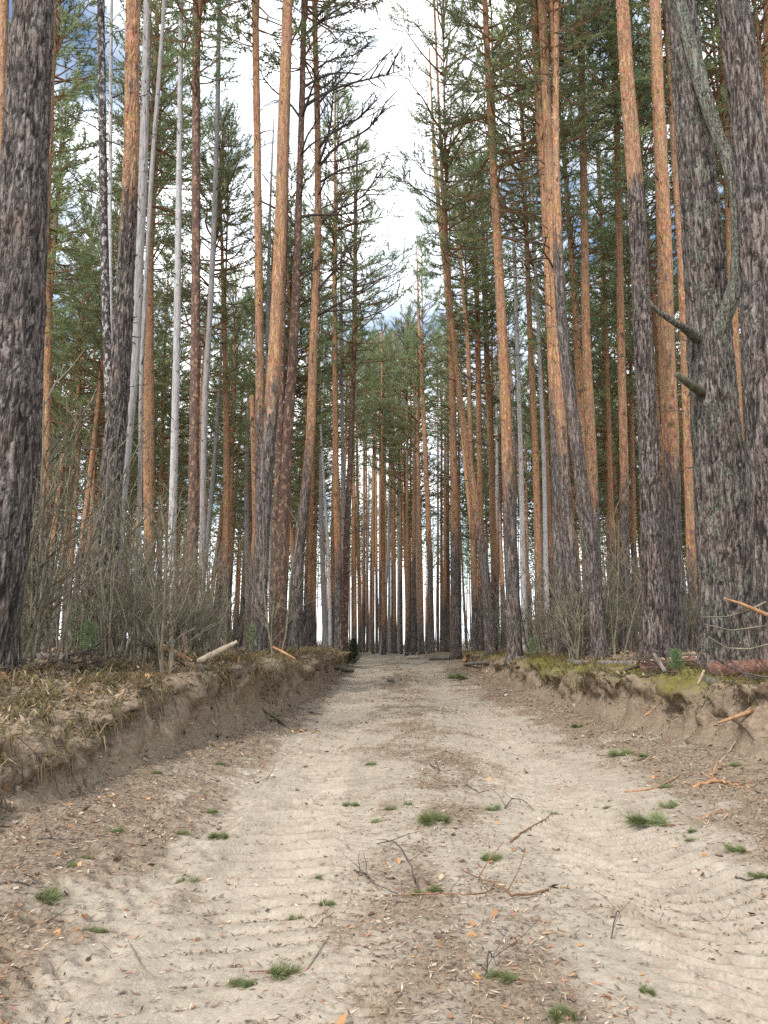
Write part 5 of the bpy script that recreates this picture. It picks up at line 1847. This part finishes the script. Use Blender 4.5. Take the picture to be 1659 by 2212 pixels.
def litter_and_shade_keep(x, y, rng):
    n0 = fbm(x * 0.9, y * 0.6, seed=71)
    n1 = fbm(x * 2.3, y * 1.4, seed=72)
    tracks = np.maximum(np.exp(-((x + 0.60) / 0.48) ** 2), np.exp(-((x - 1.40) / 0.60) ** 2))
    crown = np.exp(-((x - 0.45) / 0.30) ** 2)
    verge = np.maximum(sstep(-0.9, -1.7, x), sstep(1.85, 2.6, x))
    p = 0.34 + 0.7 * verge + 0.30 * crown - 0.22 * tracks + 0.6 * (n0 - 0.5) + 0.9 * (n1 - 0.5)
    # litter thickened at the foot of each tread lug, standing in for its shadow
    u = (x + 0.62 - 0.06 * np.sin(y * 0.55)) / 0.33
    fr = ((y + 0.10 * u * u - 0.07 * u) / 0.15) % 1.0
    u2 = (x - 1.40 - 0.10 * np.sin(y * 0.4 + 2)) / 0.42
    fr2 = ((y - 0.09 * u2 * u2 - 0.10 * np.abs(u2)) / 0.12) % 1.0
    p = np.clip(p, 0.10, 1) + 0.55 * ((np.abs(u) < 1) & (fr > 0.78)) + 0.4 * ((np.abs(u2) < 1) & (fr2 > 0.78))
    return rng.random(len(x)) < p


PAL_LIT = [(0.16, 0.11, 0.08), (0.24, 0.17, 0.12), (0.10, 0.07, 0.05), (0.34, 0.25, 0.17), (0.20, 0.16, 0.14), (0.42, 0.33, 0.24), (0.28, 0.14, 0.08)]
scatter_flakes('needle_litter', 'fallen brown pine needles and bark bits strewn over the track and verges', 170000, (-2.7, 4.2), (2.4, 26), litter_and_shade_keep, (0.015, 0.045), (0.003, 0.008), PAL_LIT, 1, M['debris'], 0.22)
scatter_flakes('bark_litter', 'larger bark flakes and leaf fragments on the verges', 3500, (-2.7, 4.2), (2.4, 26), litter_and_shade_keep, (0.02, 0.06), (0.012, 0.030), PAL_LIT + [(0.46, 0.25, 0.12)], 2, M['debris'], 0.25)


def floor_keep(x, y, rng):
    xl, xr = foot_left(y), foot_right(y)
    return ((x < xl) & (x > -0.6 * y - 2)) | ((x > xr) & (x < 0.6 * y + 2))


scatter_flakes('forest_litter', 'brown leaf and needle litter on the banks and the forest floor', 60000, (-12, 13), (3, 26), floor_keep, (0.03, 0.08), (0.008, 0.025),
               PAL_LIT + [(0.40, 0.24, 0.12), (0.45, 0.36, 0.24)], 3, M['debris'], 0.5)


def grass(name, label, n, region, hgt, palette, seed, wid=0.0065):
    rng = np.random.default_rng(seed)
    p0, dirx, hang = region(n, rng)
    m = len(p0)
    x, y = p0[:, 0], p0[:, 1]
    L = rng.uniform(hgt[0], hgt[1], m) * rng.uniform(0.6, 1.2, m)
    a = rng.uniform(0, 2 * math.pi, m)
    out = np.stack([np.cos(a) * 0.55 + dirx, np.sin(a) * 0.6, np.zeros(m)], 1)
    out = out / (np.linalg.norm(out, axis=1)[:, None] + 1e-9)
    st = rng.uniform(0.3, 1.0, m)[:, None]
    up = np.array([[0, 0, 1.0]])
    hg = hang[:, None] * rng.uniform(0.3, 1.3, m)[:, None]
    p1 = p0 + L[:, None] * ((0.42 - 0.35 * hg) * up + 0.28 * out * st)
    p2 = p1 + L[:, None] * ((0.30 - 0.85 * hg) * up + (0.36 - 0.12 * hg) * out * st)
    s = np.stack([-out[:, 1], out[:, 0], np.zeros(m)], 1)
    w = (wid * rng.uniform(0.6, 1.4, m) * (0.7 + 0.05 * y))[:, None]
    v = np.stack([p0 - s * w, p0 + s * w, p1 - s * w * 0.8, p1 + s * w * 0.8, p2], 1).reshape(-1, 3)
    b = np.arange(m)[:, None] * 5
    f = np.concatenate([b + np.array([[0, 1, 3, 2]]), np.concatenate([b + np.array([[2, 3, 4]]), -np.ones((m, 1), int)], 1)])
    pal = np.array(palette)
    clump = fbm(x * 1.5, y * 1.5, seed=seed)
    idx = np.clip((clump + rng.normal(size=m) * 0.18) * len(pal), 0, len(pal) - 1).astype(int)
    t = pal[idx] * rng.uniform(0.7, 1.3, (m, 1))
    me = make_mesh(name, v, f, [M['blade']], None, False, {'tint': np.repeat(t, 5, 0)})
    tag(link(name, me), label, 'grass', None, 'stuff')


PAL_GR = [(0.16, 0.115, 0.07), (0.33, 0.25, 0.14), (0.24, 0.18, 0.10), (0.16, 0.15, 0.06), (0.42, 0.33, 0.20), (0.20, 0.15, 0.09)]


def bank_sample(side, n, rng, tlo, thi, y0, y1, seed, thresh, base):
    v, t = BANKPTS['bank_' + side]
    ok = np.where((t > tlo) & (t < thi) & (v[:, 1] > y0) & (v[:, 1] < y1))[0]
    q = v[rng.choice(ok, n)], None
    p = q[0] + rng.normal(size=(n, 3)) * np.array([0.02, 0.025, 0.0])
    pr = base + 1.2 * sstep(thresh, thresh + 0.18, fbm(p[:, 0] * 2.4, p[:, 1] * 1.9, p[:, 2] * 2.4, seed=seed))
    return p, pr


def reg_left(n, rng):
    p, pr = bank_sample('left', n, rng, 0.25, 1.5, 4.0, 30, 81, 0.44, 0.22)
    pr = pr * (0.25 + 0.75 * sstep(5.0, 7.0, p[:, 1])) * (1 - 0.6 * sstep(0.75, 1.1, foot_left(p[:, 1]) - p[:, 0]))
    k = rng.random(n) < pr
    p = p[k]
    z = p[:, 2]
    hang = 1 - sstep(0.80, 0.95, z - 0.0 * z)
    return p - np.array([0, 0, 0.01]), np.ones(len(p)), hang


def reg_right(n, rng):
    p, pr = bank_sample('right', n, rng, 0.18, 1.3, 4.0, 30, 82, 0.44, 0.10)
    k = rng.random(n) < pr
    p = p[k]
    hang = 1 - sstep(0.66, 0.82, p[:, 2])
    return p - np.array([0, 0, 0.01]), -np.ones(len(p)), hang


def reg_floor(n, rng):
    y = 6 * (40 / 6) ** rng.random(n)
    s = rng.random(n) < 0.5
    x = np.where(s, foot_left(y) - 0.8 - rng.random(n) * 0.45 * y, foot_right(y) + 0.7 + rng.random(n) * 0.42 * y)
    k = rng.random(n) < sstep(0.45, 0.62, fbm(x * 0.9, y * 0.9, seed=83)) + 0.08
    x, y = x[k], y[k]
    return np.stack([x, y, H(x, y) - 0.01], 1), np.zeros(len(x)), np.full(len(x), 0.3)


grass('bank_grass', 'dry straw and olive grass hanging over the left bank', 70000, reg_left, (0.10, 0.32), PAL_GR, 11)
grass('bank_moss_grass', 'mossy tufts and short dry grass along the right bank edge', 55000, reg_right, (0.05, 0.17), [(0.10, 0.085, 0.03), (0.20, 0.17, 0.055), (0.27, 0.21, 0.10), (0.15, 0.145, 0.04), (0.34, 0.26, 0.14)], 12)
grass('woodland_grass', 'thin dry grass on the forest floor', 22000, reg_floor, (0.08, 0.28), PAL_GR, 13)

# dry roots and rootlets hanging from the torn bank faces
def rootlets():
    rng = np.random.default_rng(21)
    mb = MB()
    for k in range(420):
        left = rng.random() < 0.55
        v_, t_ = BANKPTS['bank_left' if left else 'bank_right']
        while True:
            i_ = int(rng.integers(len(v_)))
            if 0.2 < t_[i_] < 0.6 and 4 < v_[i_][1] < 24:
                break
        x, y, z = v_[i_]
        s = 1 if left else -1
        l = rng.uniform(0.08, 0.35)
        p = np.array([[x, y, z], [x + s * 0.05, y + rng.normal() * 0.03, z + 0.01], [x + s * 0.10 + rng.normal() * 0.02, y + rng.normal() * 0.06, z - l * 0.5], [x + s * 0.12 + rng.normal() * 0.04, y + rng.normal() * 0.08, z - l]])
        mb.add(*tube(p, np.array([0.006, 0.005, 0.004, 0.002]) * rng.uniform(0.35, 0.9), 4, False), 0)
    o = link('hanging_rootlet_fringe', mb.mesh('hanging_rootlet_fringe', [M['deadtwig']]))
    tag(o, 'fringe of thin roots hanging from the torn bank faces', 'roots', None, 'stuff')


rootlets()
